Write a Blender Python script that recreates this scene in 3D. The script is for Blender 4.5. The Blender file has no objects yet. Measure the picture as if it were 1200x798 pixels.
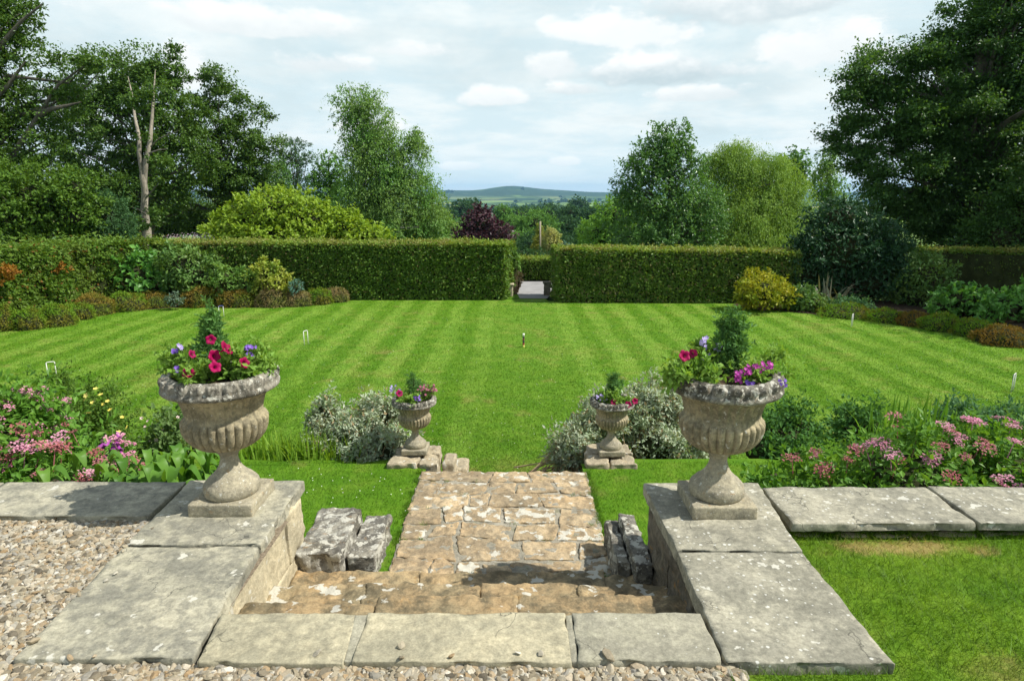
import bpy, math, random
import numpy as np
from mathutils import Vector, noise as mnoise

# ------------------------------------------------------------------ camera, sky, sun
scene = bpy.context.scene
COL = scene.collection
R = math.radians
EYE, PITCH, FPX = 1.6, R(12.9), 760.0
cam_d = bpy.data.cameras.new('camera')
cam_d.sensor_width = 36.0
cam_d.lens = 36.0 * FPX / 1200.0
cam_d.clip_start = 0.05
cam_d.clip_end = 30000.0
cam = bpy.data.objects.new('camera', cam_d)
COL.objects.link(cam)
cam.location = (0, 0, EYE)
cam.rotation_euler = (R(90) - PITCH, 0, 0)
scene.camera = cam

SUN_EL, SUN_AZ = 50.0, 97.0        # azimuth clockwise from +Y
sun_d = bpy.data.lights.new('sun', 'SUN')
sun_d.energy = 4.6
sun_d.angle = R(0.5)
sun_d.color = (1.0, 0.955, 0.87)
sun = bpy.data.objects.new('sun', sun_d)
COL.objects.link(sun)
_ts = Vector((math.sin(R(SUN_AZ)) * math.cos(R(SUN_EL)), math.cos(R(SUN_AZ)) * math.cos(R(SUN_EL)), math.sin(R(SUN_EL))))
sun.rotation_euler = _ts.to_track_quat('Z', 'Y').to_euler()
sun.location = (12, -4, 18)

scene.view_settings.view_transform = 'Standard'
scene.view_settings.look = 'None'
scene.view_settings.exposure = 0.5
scene.view_settings.gamma = 1.0
scene.cycles.use_denoising = True
scene.cycles.max_bounces = 6
scene.cycles.diffuse_bounces = 3
scene.cycles.glossy_bounces = 2
scene.cycles.transmission_bounces = 3
scene.cycles.volume_bounces = 0
scene.cycles.sample_clamp_indirect = 4.0


class NT:
    """small helper round a node tree"""
    def __init__(self, nt):
        self.t = nt
        nt.nodes.clear()

    def n(self, kind, **kw):
        nd = self.t.nodes.new(kind)
        for k, v in kw.items():
            setattr(nd, k, v)
        return nd

    def put(self, sock, v):
        if hasattr(v, 'links') or isinstance(v, bpy.types.NodeSocket):
            self.t.links.new(v, sock)
        else:
            sock.default_value = v

    def math(self, op, a, b=0.0, c=0.0, clamp=False):
        nd = self.n('ShaderNodeMath', operation=op, use_clamp=clamp)
        for i, v in enumerate((a, b, c)):
            self.put(nd.inputs[i], v)
        return nd.outputs[0]

    def vmath(self, op, a, b=(0, 0, 0)):
        nd = self.n('ShaderNodeVectorMath', operation=op)
        self.put(nd.inputs[0], a)
        self.put(nd.inputs[1], b)
        return nd.outputs[0]

    def noise(self, vec, scale, detail=4.0, rough=0.55, dist=0.0):
        nd = self.n('ShaderNodeTexNoise')
        self.put(nd.inputs['Vector'], vec)
        nd.inputs['Scale'].default_value = scale
        nd.inputs['Detail'].default_value = detail
        nd.inputs['Roughness'].default_value = rough
        nd.inputs['Distortion'].default_value = dist
        return nd.outputs['Fac']

    def ramp(self, fac, stops):
        nd = self.n('ShaderNodeValToRGB')
        cr = nd.color_ramp
        while len(cr.elements) < len(stops):
            cr.elements.new(0.5)
        for e, (p, c) in zip(cr.elements, stops):
            e.position = p
            e.color = (c[0], c[1], c[2], 1) if not isinstance(c, (int, float)) else (c, c, c, 1)
        self.put(nd.inputs[0], fac)
        return nd.outputs[0]

    def sstep(self, v, a, b):
        nd = self.n('ShaderNodeMapRange', interpolation_type='SMOOTHSTEP')
        self.put(nd.inputs[0], v)
        nd.inputs[1].default_value = a
        nd.inputs[2].default_value = b
        return nd.outputs[0]

    def mix(self, fac, a, b, mode='MIX'):
        nd = self.n('ShaderNodeMix', data_type='RGBA', blend_type=mode)
        self.put(nd.inputs[0], fac)
        self.put(nd.inputs[6], (*a, 1) if isinstance(a, tuple) and len(a) == 3 else a)
        self.put(nd.inputs[7], (*b, 1) if isinstance(b, tuple) and len(b) == 3 else b)
        return nd.outputs[2]


world = bpy.data.worlds.new('World')
scene.world = world
world.use_nodes = True


def pix_dir(px, py):
    u, v = (px - 600) / FPX, (399 - py) / FPX
    c, s = math.cos(PITCH), math.sin(PITCH)
    return (u, c + v * s, -s + v * c)


def build_sky():
    k = NT(world.node_tree)
    out = k.n('ShaderNodeOutputWorld')
    bg = k.n('ShaderNodeBackground')
    bg.inputs['Strength'].default_value = 0.084
    sky = k.n('ShaderNodeTexSky', sky_type='NISHITA')
    sky.sun_disc = False
    sky.sun_elevation = R(SUN_EL)
    sky.sun_rotation = R(SUN_AZ)
    sky.altitude = 120.0
    sky.air_density = 1.0
    sky.dust_density = 1.0
    sky.ozone_density = 1.5
    tc = k.n('ShaderNodeTexCoord')
    d = tc.outputs['Generated']
    sp = k.n('ShaderNodeSeparateXYZ')
    k.put(sp.inputs[0], d)
    x, y, z = sp.outputs
    zz = k.math('MAXIMUM', z, 0.0)
    w = k.math('DIVIDE', 1.0, k.math('ADD', zz, 0.16))
    cb = k.n('ShaderNodeCombineXYZ')
    k.put(cb.inputs[0], k.math('MULTIPLY', x, w))
    k.put(cb.inputs[1], k.math('MULTIPLY', y, w))
    plane = cb.outputs[0]
    # high, thin, streaky layer
    n1 = k.noise(plane, 1.5, 8.0, 0.6, 0.35)
    n2 = k.noise(k.vmath('ADD', plane, (7.3, 2.1, 0.4)), 3.6, 8.0, 0.62, 0.2)
    veil = k.sstep(k.math('ADD', k.math('MULTIPLY', n1, 0.65), k.math('MULTIPLY', n2, 0.35)), 0.40, 0.62)
    overhead = k.sstep(z, 0.42, 0.75)
    veil = k.math('MULTIPLY', veil, k.math('SUBTRACT', 1.0, k.math('MULTIPLY', overhead, 0.5)))
    pale = k.mix(k.sstep(z, 0.0, 0.42), (6.3, 7.6, 8.0), (5.8, 7.2, 7.7))
    pale = k.mix(k.sstep(z, 0.40, 0.75), pale, sky.outputs[0])
    col = k.mix(veil, pale, (7.9, 8.5, 8.5))
    # grey undersides in the veil
    n3 = k.noise(k.vmath('ADD', plane, (2.2, 9.1, 1.4)), 1.05, 7.0, 0.6, 0.3)
    col = k.mix(k.math('MULTIPLY', k.sstep(n3, 0.47, 0.68), 0.55), col, (5.5, 6.6, 6.9))
    # cumulus banks, each at its own bearing and height in the sky
    az = k.math('ARCTAN2', x, y)
    el = k.math('ARCSINE', z)
    nb = k.noise(k.vmath('MULTIPLY', d, (1.0, 1.0, 1.7)), 16.0, 6.0, 0.6)
    nb2 = k.noise(k.vmath('MULTIPLY', d, (1.0, 1.0, 2.4)), 7.0, 6.0, 0.62)
    for (px, py, rx, ry, grey) in ((580, 116, 46, 17, .30), (765, 88, 118, 24, .85), (655, 78, 44, 22, .35),
                                   (672, 106, 36, 12, .6), (825, 112, 62, 14, .45), (215, 82, 26, 46, .2),
                                   (385, 78, 70, 20, .45), (880, 8, 150, 34, .7), (300, 30, 150, 22, .35),
                                   (960, 60, 70, 40, .25), (545, 196, 30, 7, .3), (662, 190, 22, 8, .2),
                                   (420, 150, 60, 9, .3), (730, 40, 90, 26, .15), (480, 60, 60, 14, .3)):
        dx, dy, dz = pix_dir(px, py)
        a0 = math.atan2(dx, dy)
        e0 = math.atan2(dz, math.hypot(dx, dy))
        sc = math.cos(math.atan2(abs(px - 600), FPX)) / FPX
        ra, re = rx * sc, ry * sc
        ua = k.math('DIVIDE', k.math('SUBTRACT', az, a0), ra)
        ue = k.math('DIVIDE', k.math('SUBTRACT', el, e0), re)
        # flat base: squeeze below the middle
        low = k.math('MULTIPLY', k.math('MINIMUM', ue, 0.0), 0.9)
        ue2 = k.math('ADD', ue, low)
        rr = k.math('SQRT', k.math('ADD', k.math('MULTIPLY', ua, ua), k.math('MULTIPLY', ue2, ue2)))
        q = k.math('ADD', k.math('SUBTRACT', 1.0, rr), k.math('ADD', k.math('MULTIPLY', k.math('SUBTRACT', nb, 0.5), 1.7), k.math('MULTIPLY', k.math('SUBTRACT', nb2, 0.5), 1.3)))
        m = k.math('MULTIPLY', k.sstep(q, 0.02, 0.45), 0.95)
        base = k.math('MULTIPLY', k.sstep(k.math('ADD', ue, k.math('MULTIPLY', k.math('SUBTRACT', nb, 0.5), 2.6)), 0.95, -0.45), grey)
        ccol = k.mix(base, (8.9, 9.1, 9.05), (4.5, 5.7, 6.15))
        col = k.mix(m, col, ccol)
    # horizon band
    col = k.mix(k.math('MULTIPLY', k.sstep(z, 0.09, 0.0), 0.55), col, (6.4, 8.0, 8.7))
    k.put(bg.inputs['Color'], col)
    k.t.links.new(bg.outputs[0], out.inputs[0])


build_sky()


# ------------------------------------------------------------------ helpers
def W(px, py, d):
    """the point of the garden seen at pixel (px, py), at distance d along the ground"""
    a, b, c = pix_dir(px, py)
    return np.array((a * d / b, d, EYE + c * d / b))


def G(px, py, z):
    a, b, c = pix_dir(px, py)
    t = (z - EYE) / c
    return np.array((a * t, b * t, z))


def mpp(d, dz=-2.0):
    """metres in one photo pixel at ground distance d"""
    return (d * math.cos(PITCH) - dz * math.sin(PITCH)) / FPX


def EL(px, py, rx, ry, d, depth=1.0):
    m = mpp(d, W(px, py, d)[2] - EYE)
    return (W(px, py, d), np.array((rx * m, rx * m * depth, ry * m)))


def unit(a):
    return a / np.maximum(np.linalg.norm(a, axis=-1, keepdims=True), 1e-9)


def fbm(p, f, oct=3, H=0.9):
    return np.array([mnoise.fractal(Vector((a * f, b * f, c * f)), H, 2.1, oct) for a, b, c in p])


def mesh_arrays(name, V, F, mats=None, midx=None, smooth=False):
    """V (n,3); F (m,k) with k constant"""
    me = bpy.data.meshes.new(name)
    V = np.asarray(V, np.float32)
    F = np.asarray(F, np.int32)
    m, k = F.shape
    me.vertices.add(len(V))
    me.vertices.foreach_set('co', V.ravel())
    me.loops.add(m * k)
    me.loops.foreach_set('vertex_index', F.ravel())
    me.polygons.add(m)
    me.polygons.foreach_set('loop_start', np.arange(0, m * k, k, dtype=np.int32))
    if midx is not None:
        me.polygons.foreach_set('material_index', np.asarray(midx, np.int32))
    me.polygons.foreach_set('use_smooth', np.full(m, smooth, dtype=bool))
    for mm in (mats if isinstance(mats, (list, tuple)) else [mats]):
        if mm is not None:
            me.materials.append(mm)
    me.update(calc_edges=True)
    me.validate()
    return me


class MB:
    """collects quad pieces into one mesh"""
    def __init__(self):
        self.v, self.f, self.mi, self.n = [], [], [], 0

    def add(self, V, F, mi=0):
        V = np.asarray(V, float)
        F = np.asarray(F, int)
        if len(V) == 0:
            return self
        self.v.append(V)
        self.f.append(F + self.n)
        self.mi.append(np.full(len(F), mi))
        self.n += len(V)
        return self

    def get(self):
        return np.concatenate(self.v), np.concatenate(self.f), np.concatenate(self.mi)


def empty(name, loc, label, cat, group=None):
    o = bpy.data.objects.new(name, None)
    COL.objects.link(o)
    o.location = tuple(float(a) for a in loc)
    o.empty_display_size = 0.2
    o['label'] = label
    o['category'] = cat
    if group:
        o['group'] = group
    return o


def root_loc(o):
    while o.parent is not None:
        o = o.parent
    return np.array(o.location)


def build(name, mb, mats, parent=None, smooth=False, loc=None, label=None, cat=None, group=None, kind=None):
    """link collected pieces as one mesh object; the pieces are in world coordinates"""
    if isinstance(mb, MB):
        V, F, mi = mb.get()
    else:
        (V, F), mi = mb, None
    off = root_loc(parent) if parent is not None else (np.array(loc, float) if loc is not None else np.zeros(3))
    me = mesh_arrays(name, V - off, F, mats, mi, smooth)
    o = bpy.data.objects.new(name, me)
    COL.objects.link(o)
    if parent is not None:
        o.parent = parent
    else:
        o.location = off
    for key, v in (('label', label), ('category', cat), ('group', group), ('kind', kind)):
        if v:
            o[key] = v
    return o


def copy_tree(o, parent=None):
    c = o.copy()
    COL.objects.link(c)
    c.parent = parent
    for ch in o.children:
        copy_tree(ch, c)
    return c


def tube(pts, radii, sides=7):
    pts = np.asarray(pts, float)
    n = len(pts)
    radii = np.broadcast_to(np.asarray(radii, float), (n,))
    T = unit(np.gradient(pts, axis=0))
    ref = np.tile(np.array((0.31, 0.17, 0.93)), (n, 1))
    flat = np.abs((T * ref).sum(1)) > 0.95
    ref[flat] = (1, 0, 0)
    if np.abs((T * unit(ref)).sum(1)).max() > 0.9:
        ref[:] = (0.9, 0.35, 0.1)
    A = unit(np.cross(T, ref))
    B = np.cross(T, A)
    an = np.linspace(0, 2 * math.pi, sides, endpoint=False)
    V = (pts[:, None, :] + radii[:, None, None] * (np.cos(an)[None, :, None] * A[:, None, :] + np.sin(an)[None, :, None] * B[:, None, :])).reshape(-1, 3)
    i = np.arange(n - 1)[:, None] * sides
    j = np.arange(sides)[None, :]
    j2 = (j + 1) % sides
    F = np.stack([i + j, i + j2, i + sides + j2, i + sides + j], -1).reshape(-1, 4)
    return V, F


def cylinder(p0, p1, r, sides=10):
    """closed bar (end rings drawn in to a point)"""
    p0, p1 = np.array(p0, float), np.array(p1, float)
    return tube([p0, p0 + (p1 - p0) * 1e-4, p1 - (p1 - p0) * 1e-4, p1], [1e-4, r, r, 1e-4], sides)


def lathe(prof, segs=64, centre=(0, 0, 0), mod=None):
    """prof: list of (r, z); mod(angle, i) -> radius factor"""
    an = np.linspace(0, 2 * math.pi, segs, endpoint=False)
    rows = []
    for i, (r, z) in enumerate(prof):
        rr = r * (mod(an, i) if mod else np.ones(segs))
        rows.append(np.stack([rr * np.cos(an), rr * np.sin(an), np.full(segs, z)], -1))
    V = np.concatenate(rows) + np.array(centre)
    n = len(prof)
    i = np.arange(n - 1)[:, None] * segs
    j = np.arange(segs)[None, :]
    j2 = (j + 1) % segs
    F = np.stack([i + j, i + j2, i + segs + j2, i + segs + j], -1).reshape(-1, 4)
    return V, F


def rbox(corners, z0, z1, res=0.05, bev=0.012, amp=0.004, freq=6.0, seed=0, slope=None, chip=0.0):
    """rough worked stone on a four-cornered plan: rounded arrises, noisy faces. slope: four top heights offsets"""
    c = np.array(corners, float)
    lx = max(np.linalg.norm(c[1] - c[0]), np.linalg.norm(c[2] - c[3]))
    ly = max(np.linalg.norm(c[3] - c[0]), np.linalg.norm(c[2] - c[1]))
    lz = z1 - z0
    L = np.array((lx, ly, lz))
    bev = min(bev, 0.4 * L.min())

    def ticks(l):
        n = max(2, int(round(l / res)))
        t = np.concatenate([[0, bev * .35, bev], np.linspace(0, l, n + 1)[1:-1], [l - bev, l - bev * .35, l]])
        t = np.unique(np.round(t, 6))
        return t
    tx, ty, tz = ticks(lx), ticks(ly), ticks(lz)
    P, F, off = [], [], 0

    def grid(a, b, make, flip):
        nonlocal off
        A, B = np.meshgrid(a, b, indexing='ij')
        pts = make(A.ravel(), B.ravel())
        na, nb = len(a), len(b)
        i = np.arange(na - 1)[:, None] * nb
        j = np.arange(nb - 1)[None, :]
        q = np.stack([i + j, i + nb + j, i + nb + j + 1, i + j + 1], -1).reshape(-1, 4)
        if flip:
            q = q[:, ::-1]
        P.append(pts)
        F.append(q + off)
        off += len(pts)
    o = np.zeros
    grid(tx, ty, lambda a, b: np.stack([a, b, o(len(a)) + lz], -1), False)
    grid(tx, ty, lambda a, b: np.stack([a, b, o(len(a))], -1), True)
    grid(tx, tz, lambda a, b: np.stack([a, o(len(a)), b], -1), False)
    grid(tx, tz, lambda a, b: np.stack([a, o(len(a)) + ly, b], -1), True)
    grid(ty, tz, lambda a, b: np.stack([o(len(a)), a, b], -1), True)
    grid(ty, tz, lambda a, b: np.stack([o(len(a)) + lx, a, b], -1), False)
    P = np.concatenate(P)
    F = np.concatenate(F)
    key, inv = np.unique(np.round(P, 5), axis=0, return_inverse=True)
    inv = inv.reshape(-1)
    F = inv[F]
    P = key
    q = np.clip(P, bev, L - bev)
    dv = P - q
    ln = np.linalg.norm(dv, axis=1, keepdims=True)
    nrm = np.where(ln > 1e-9, dv / np.maximum(ln, 1e-9), 0)
    P = q + nrm * bev
    u, v = P[:, 0] / lx, P[:, 1] / ly
    xy = ((1 - u) * (1 - v))[:, None] * c[0] + (u * (1 - v))[:, None] * c[1] + (u * v)[:, None] * c[2] + ((1 - u) * v)[:, None] * c[3]
    Z = z0 + P[:, 2]
    if slope is not None:
        s = (1 - u) * (1 - v) * slope[0] + u * (1 - v) * slope[1] + u * v * slope[2] + (1 - u) * v * slope[3]
        Z = Z + s * P[:, 2] / lz
    V = np.stack([xy[:, 0], xy[:, 1], Z], -1)
    if amp > 0:
        dn = fbm(V + seed * 3.17, freq) * amp
        V = V + nrm * dn[:, None]
    if chip > 0:
        ch = np.clip(fbm(V * np.array((1, 1, .4)) + seed * 1.31, 11.0, 3) * 1.6 - 0.15, 0, 1) * chip
        V[:, :2] -= nrm[:, :2] * ch[:, None]
        V[:, 2] -= np.where((nrm[:, 2] > 0.05) & (np.abs(nrm[:, :2]).max(1) > 0.2), ch * 0.5, 0)
    return V, F


def rect(x0, x1, y0, y1):
    return [(x0, y0), (x1, y0), (x1, y1), (x0, y1)]


def leaf_quads(P, D, N, L, Wd, fold=0.16):
    D = unit(D)
    S = unit(np.cross(N, D))
    N2 = np.cross(D, S)
    L = np.broadcast_to(np.asarray(L, float), (len(P),))[:, None]
    Wd = np.broadcast_to(np.asarray(Wd, float), (len(P),))[:, None]
    mid = P + D * L * 0.45
    V = np.stack([P, mid - S * Wd / 2 + N2 * Wd * fold, P + D * L, mid + S * Wd / 2 + N2 * Wd * fold], 1).reshape(-1, 3)
    F = np.arange(len(V)).reshape(-1, 4)
    return V, F


def foliage(ells, n, L, Wd, ncl, clr, rng, lps=9, up=0.25, droop=0.0, out=0.7, nup=0.7, nout=0.5, flat=1.0, shell=1.5, minz=None, spray_len=1.0, jit=0.1, lvar=0.35, fill=0.0):
    """leaves in sprays, sprays in clumps, clumps through the ellipsoids; returns V, F, clump centres"""
    C0 = np.array([e[0] for e in ells])
    RR = np.array([e[1] for e in ells])
    wgt = (RR.prod(1)) ** (2 / 3)
    wgt = wgt / wgt.sum()
    pick = rng.choice(len(ells), ncl, p=wgt)
    dr = unit(rng.normal(size=(ncl, 3)))
    rho = 1 - 0.75 * rng.random(ncl) ** shell
    C = C0[pick] + dr * RR[pick] * rho[:, None]
    O = unit(dr / RR[pick])
    if minz is not None:
        ok = C[:, 2] > minz
        C, O = C[ok], O[ok]
        ncl = len(C)
    size = clr * (0.55 + 0.8 * rng.random(ncl))
    ns = max(1, int(n * (1 - fill) / lps))
    cp = size ** 2 / (size ** 2).sum()
    sc = rng.choice(ncl, ns, p=cp)
    z = np.array((0, 0, 1.0))
    g = rng.normal(size=(ns, 3)) * 0.75
    g[:, 2] *= flat
    sd = unit(O[sc] * out + g + z * (up - droop * 0.6))
    st = C[sc] + rng.normal(size=(ns, 3)) * (size[sc] * 0.38)[:, None] * np.array((1, 1, flat))
    sl = size[sc] * (0.5 + 0.8 * rng.random(ns)) * spray_len
    si = np.repeat(np.arange(ns), lps)
    t = rng.random(len(si))
    P = st[si] + sd[si] * (sl[si] * t)[:, None] - z * (droop * sl[si] * t * t)[:, None] + rng.normal(size=(len(si), 3)) * (sl[si] * jit)[:, None]
    D = unit(sd[si] * 0.7 + rng.normal(size=(len(si), 3)) * 0.6 - z * (0.15 + droop * 0.8))
    N = unit(z * nup + O[sc][si] * nout + rng.normal(size=(len(si), 3)) * 0.45)
    if fill > 0:
        nf = int(n * fill)
        pf = rng.choice(len(ells), nf, p=wgt)
        df = unit(rng.normal(size=(nf, 3)))
        lump = 1 + 0.16 * fbm((C0[pf] + df * RR[pf])[::6], 0.9 / max(clr, .05) * .5, 2).repeat(6)[:nf]
        Pf = C0[pf] + df * RR[pf] * ((0.97 - 0.32 * rng.random(nf) ** 1.3) * lump)[:, None]
        P = np.concatenate([P, Pf])
        D = np.concatenate([D, unit(rng.normal(size=(nf, 3)) + df * .4 - z * (.1 + droop))])
        N = np.concatenate([N, unit(z * nup + unit(df / RR[pf]) * nout + rng.normal(size=(nf, 3)) * .5)])
    if minz is not None:
        ok = P[:, 2] > minz
        P, D, N = P[ok], D[ok], N[ok]
    k = 1 - lvar + 2 * lvar * rng.random(len(P))
    V, F = leaf_quads(P, D, N, L * k, Wd * k)
    return V, F, C


def limbs(base, top, r0, r1, C, rng, nb, rb=0.25, lift=0.6, wob=0.02, sides=8, tw=None):
    """a bent tapered trunk with boughs that run out to the clumps"""
    base, top = np.array(base, float), np.array(top, float)
    n = 9
    t = np.linspace(0, 1, n)
    H = np.linalg.norm(top - base)
    tr = base + (top - base) * t[:, None] + (rng.normal(size=(n, 3)) * wob * H) * np.sin(t * math.pi)[:, None]
    rad = r0 + (r1 - r0) * t ** 0.8
    rad[0] *= 1.35
    mb = MB().add(*tube(tr, rad, sides))
    if len(C) and nb:
        for c in C[rng.choice(len(C), min(nb, len(C)), replace=False)]:
            hz = np.clip((c[2] - base[2]) / max(H, .1), 0.05, 1.2)
            s = np.clip(hz * (lift + 0.15 * rng.random()), 0.12, 0.96)
            p0 = np.array([np.interp(s, t, tr[:, q]) for q in range(3)])
            rr = np.interp(s, t, rad) * (0.35 + rb * rng.random())
            m1 = p0 + (c - p0) * 0.4 + np.array((0, 0, 0.10)) * np.linalg.norm(c - p0) * rng.uniform(-.3, 1) + rng.normal(size=3) * 0.04 * np.linalg.norm(c - p0)
            m2 = p0 + (c - p0) * 0.75 + rng.normal(size=3) * 0.05 * np.linalg.norm(c - p0)
            mb.add(*tube([p0, m1, m2, c], [rr, rr * .65, rr * .38, rr * .12], 6))
    return mb


def ball(c, r, nu=14, nv=9, amp=0.0, seed=0):
    prof = [(math.sin(a), -math.cos(a)) for a in np.linspace(0.02, math.pi - 0.02, nv)]
    V, F = lathe(prof, nu)
    if amp:
        V = V * (1 + amp * fbm(V + seed * 2.3, 1.6, 2))[:, None]
    return V * np.array(r) + np.array(c), F


# ------------------------------------------------------------------ materials
def new_mat(name):
    m = bpy.data.materials.new(name)
    m.use_nodes = True
    k = NT(m.node_tree)
    return m, k, k.n('ShaderNodeOutputMaterial')


def leaf_mat(name, a, b, c=None, trans=0.3, rough=0.55, spec=0.15, clump=0.9, tcol=None, nfreq=1.2, dead=None, gain=1.0):
    """a..b by leaf, c by clump (natural colour differences between leaves and branches; painted glints in the hedges)"""
    m, k, out = new_mat(name)
    a, b = tuple(x * gain for x in a), tuple(x * gain for x in b)
    c = tuple(x * gain for x in c) if c is not None else None
    spec = spec * 0.6
    geo = k.n('ShaderNodeNewGeometry')
    tc = k.n('ShaderNodeTexCoord')
    col = k.mix(geo.outputs['Random Per Island'], a, b)
    if c is not None:
        nz = k.noise(tc.outputs['Object'], nfreq, 3.0, 0.6)
        col = k.mix(k.math('MULTIPLY', k.sstep(nz, 0.42, 0.66), clump), col, c)
    if dead is not None:
        h = k.math('FRACT', k.math('MULTIPLY', geo.outputs['Random Per Island'], 37.7))
        col = k.mix(k.math('GREATER_THAN', h, 1 - dead[1]), col, dead[0])
    p = k.n('ShaderNodeBsdfPrincipled')
    k.put(p.inputs['Base Color'], col)
    p.inputs['Roughness'].default_value = rough
    p.inputs['Specular IOR Level'].default_value = spec
    tr = k.n('ShaderNodeBsdfTranslucent')
    k.put(tr.inputs[0], k.mix(1.0, col, tcol or (1.5, 1.35, 0.5), 'MULTIPLY'))
    mx = k.n('ShaderNodeMixShader')
    mx.inputs[0].default_value = trans
    k.t.links.new(p.outputs[0], mx.inputs[1])
    k.t.links.new(tr.outputs[0], mx.inputs[2])
    k.t.links.new(mx.outputs[0], out.inputs[0])
    return m


def plain_mat(name, col, rough=0.6, spec=0.3, var=0.15, freq=8.0, metal=0.0):
    m, k, out = new_mat(name)
    tc = k.n('ShaderNodeTexCoord')
    nz = k.noise(tc.outputs['Object'], freq, 5.0, 0.6)
    c = k.mix(k.sstep(nz, 0.3, 0.7), tuple(x * (1 - var) for x in col), tuple(min(1, x * (1 + var)) for x in col))
    p = k.n('ShaderNodeBsdfPrincipled')
    k.put(p.inputs['Base Color'], c)
    p.inputs['Roughness'].default_value = rough
    p.inputs['Specular IOR Level'].default_value = spec
    p.inputs['Metallic'].default_value = metal
    bp = k.n('ShaderNodeBump')
    bp.inputs['Strength'].default_value = 0.25
    bp.inputs['Distance'].default_value = 0.01
    k.put(bp.inputs['Height'], k.noise(tc.outputs['Object'], freq * 6, 4.0))
    k.t.links.new(bp.outputs[0], p.inputs['Normal'])
    k.t.links.new(p.outputs[0], out.inputs[0])
    return m


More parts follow.
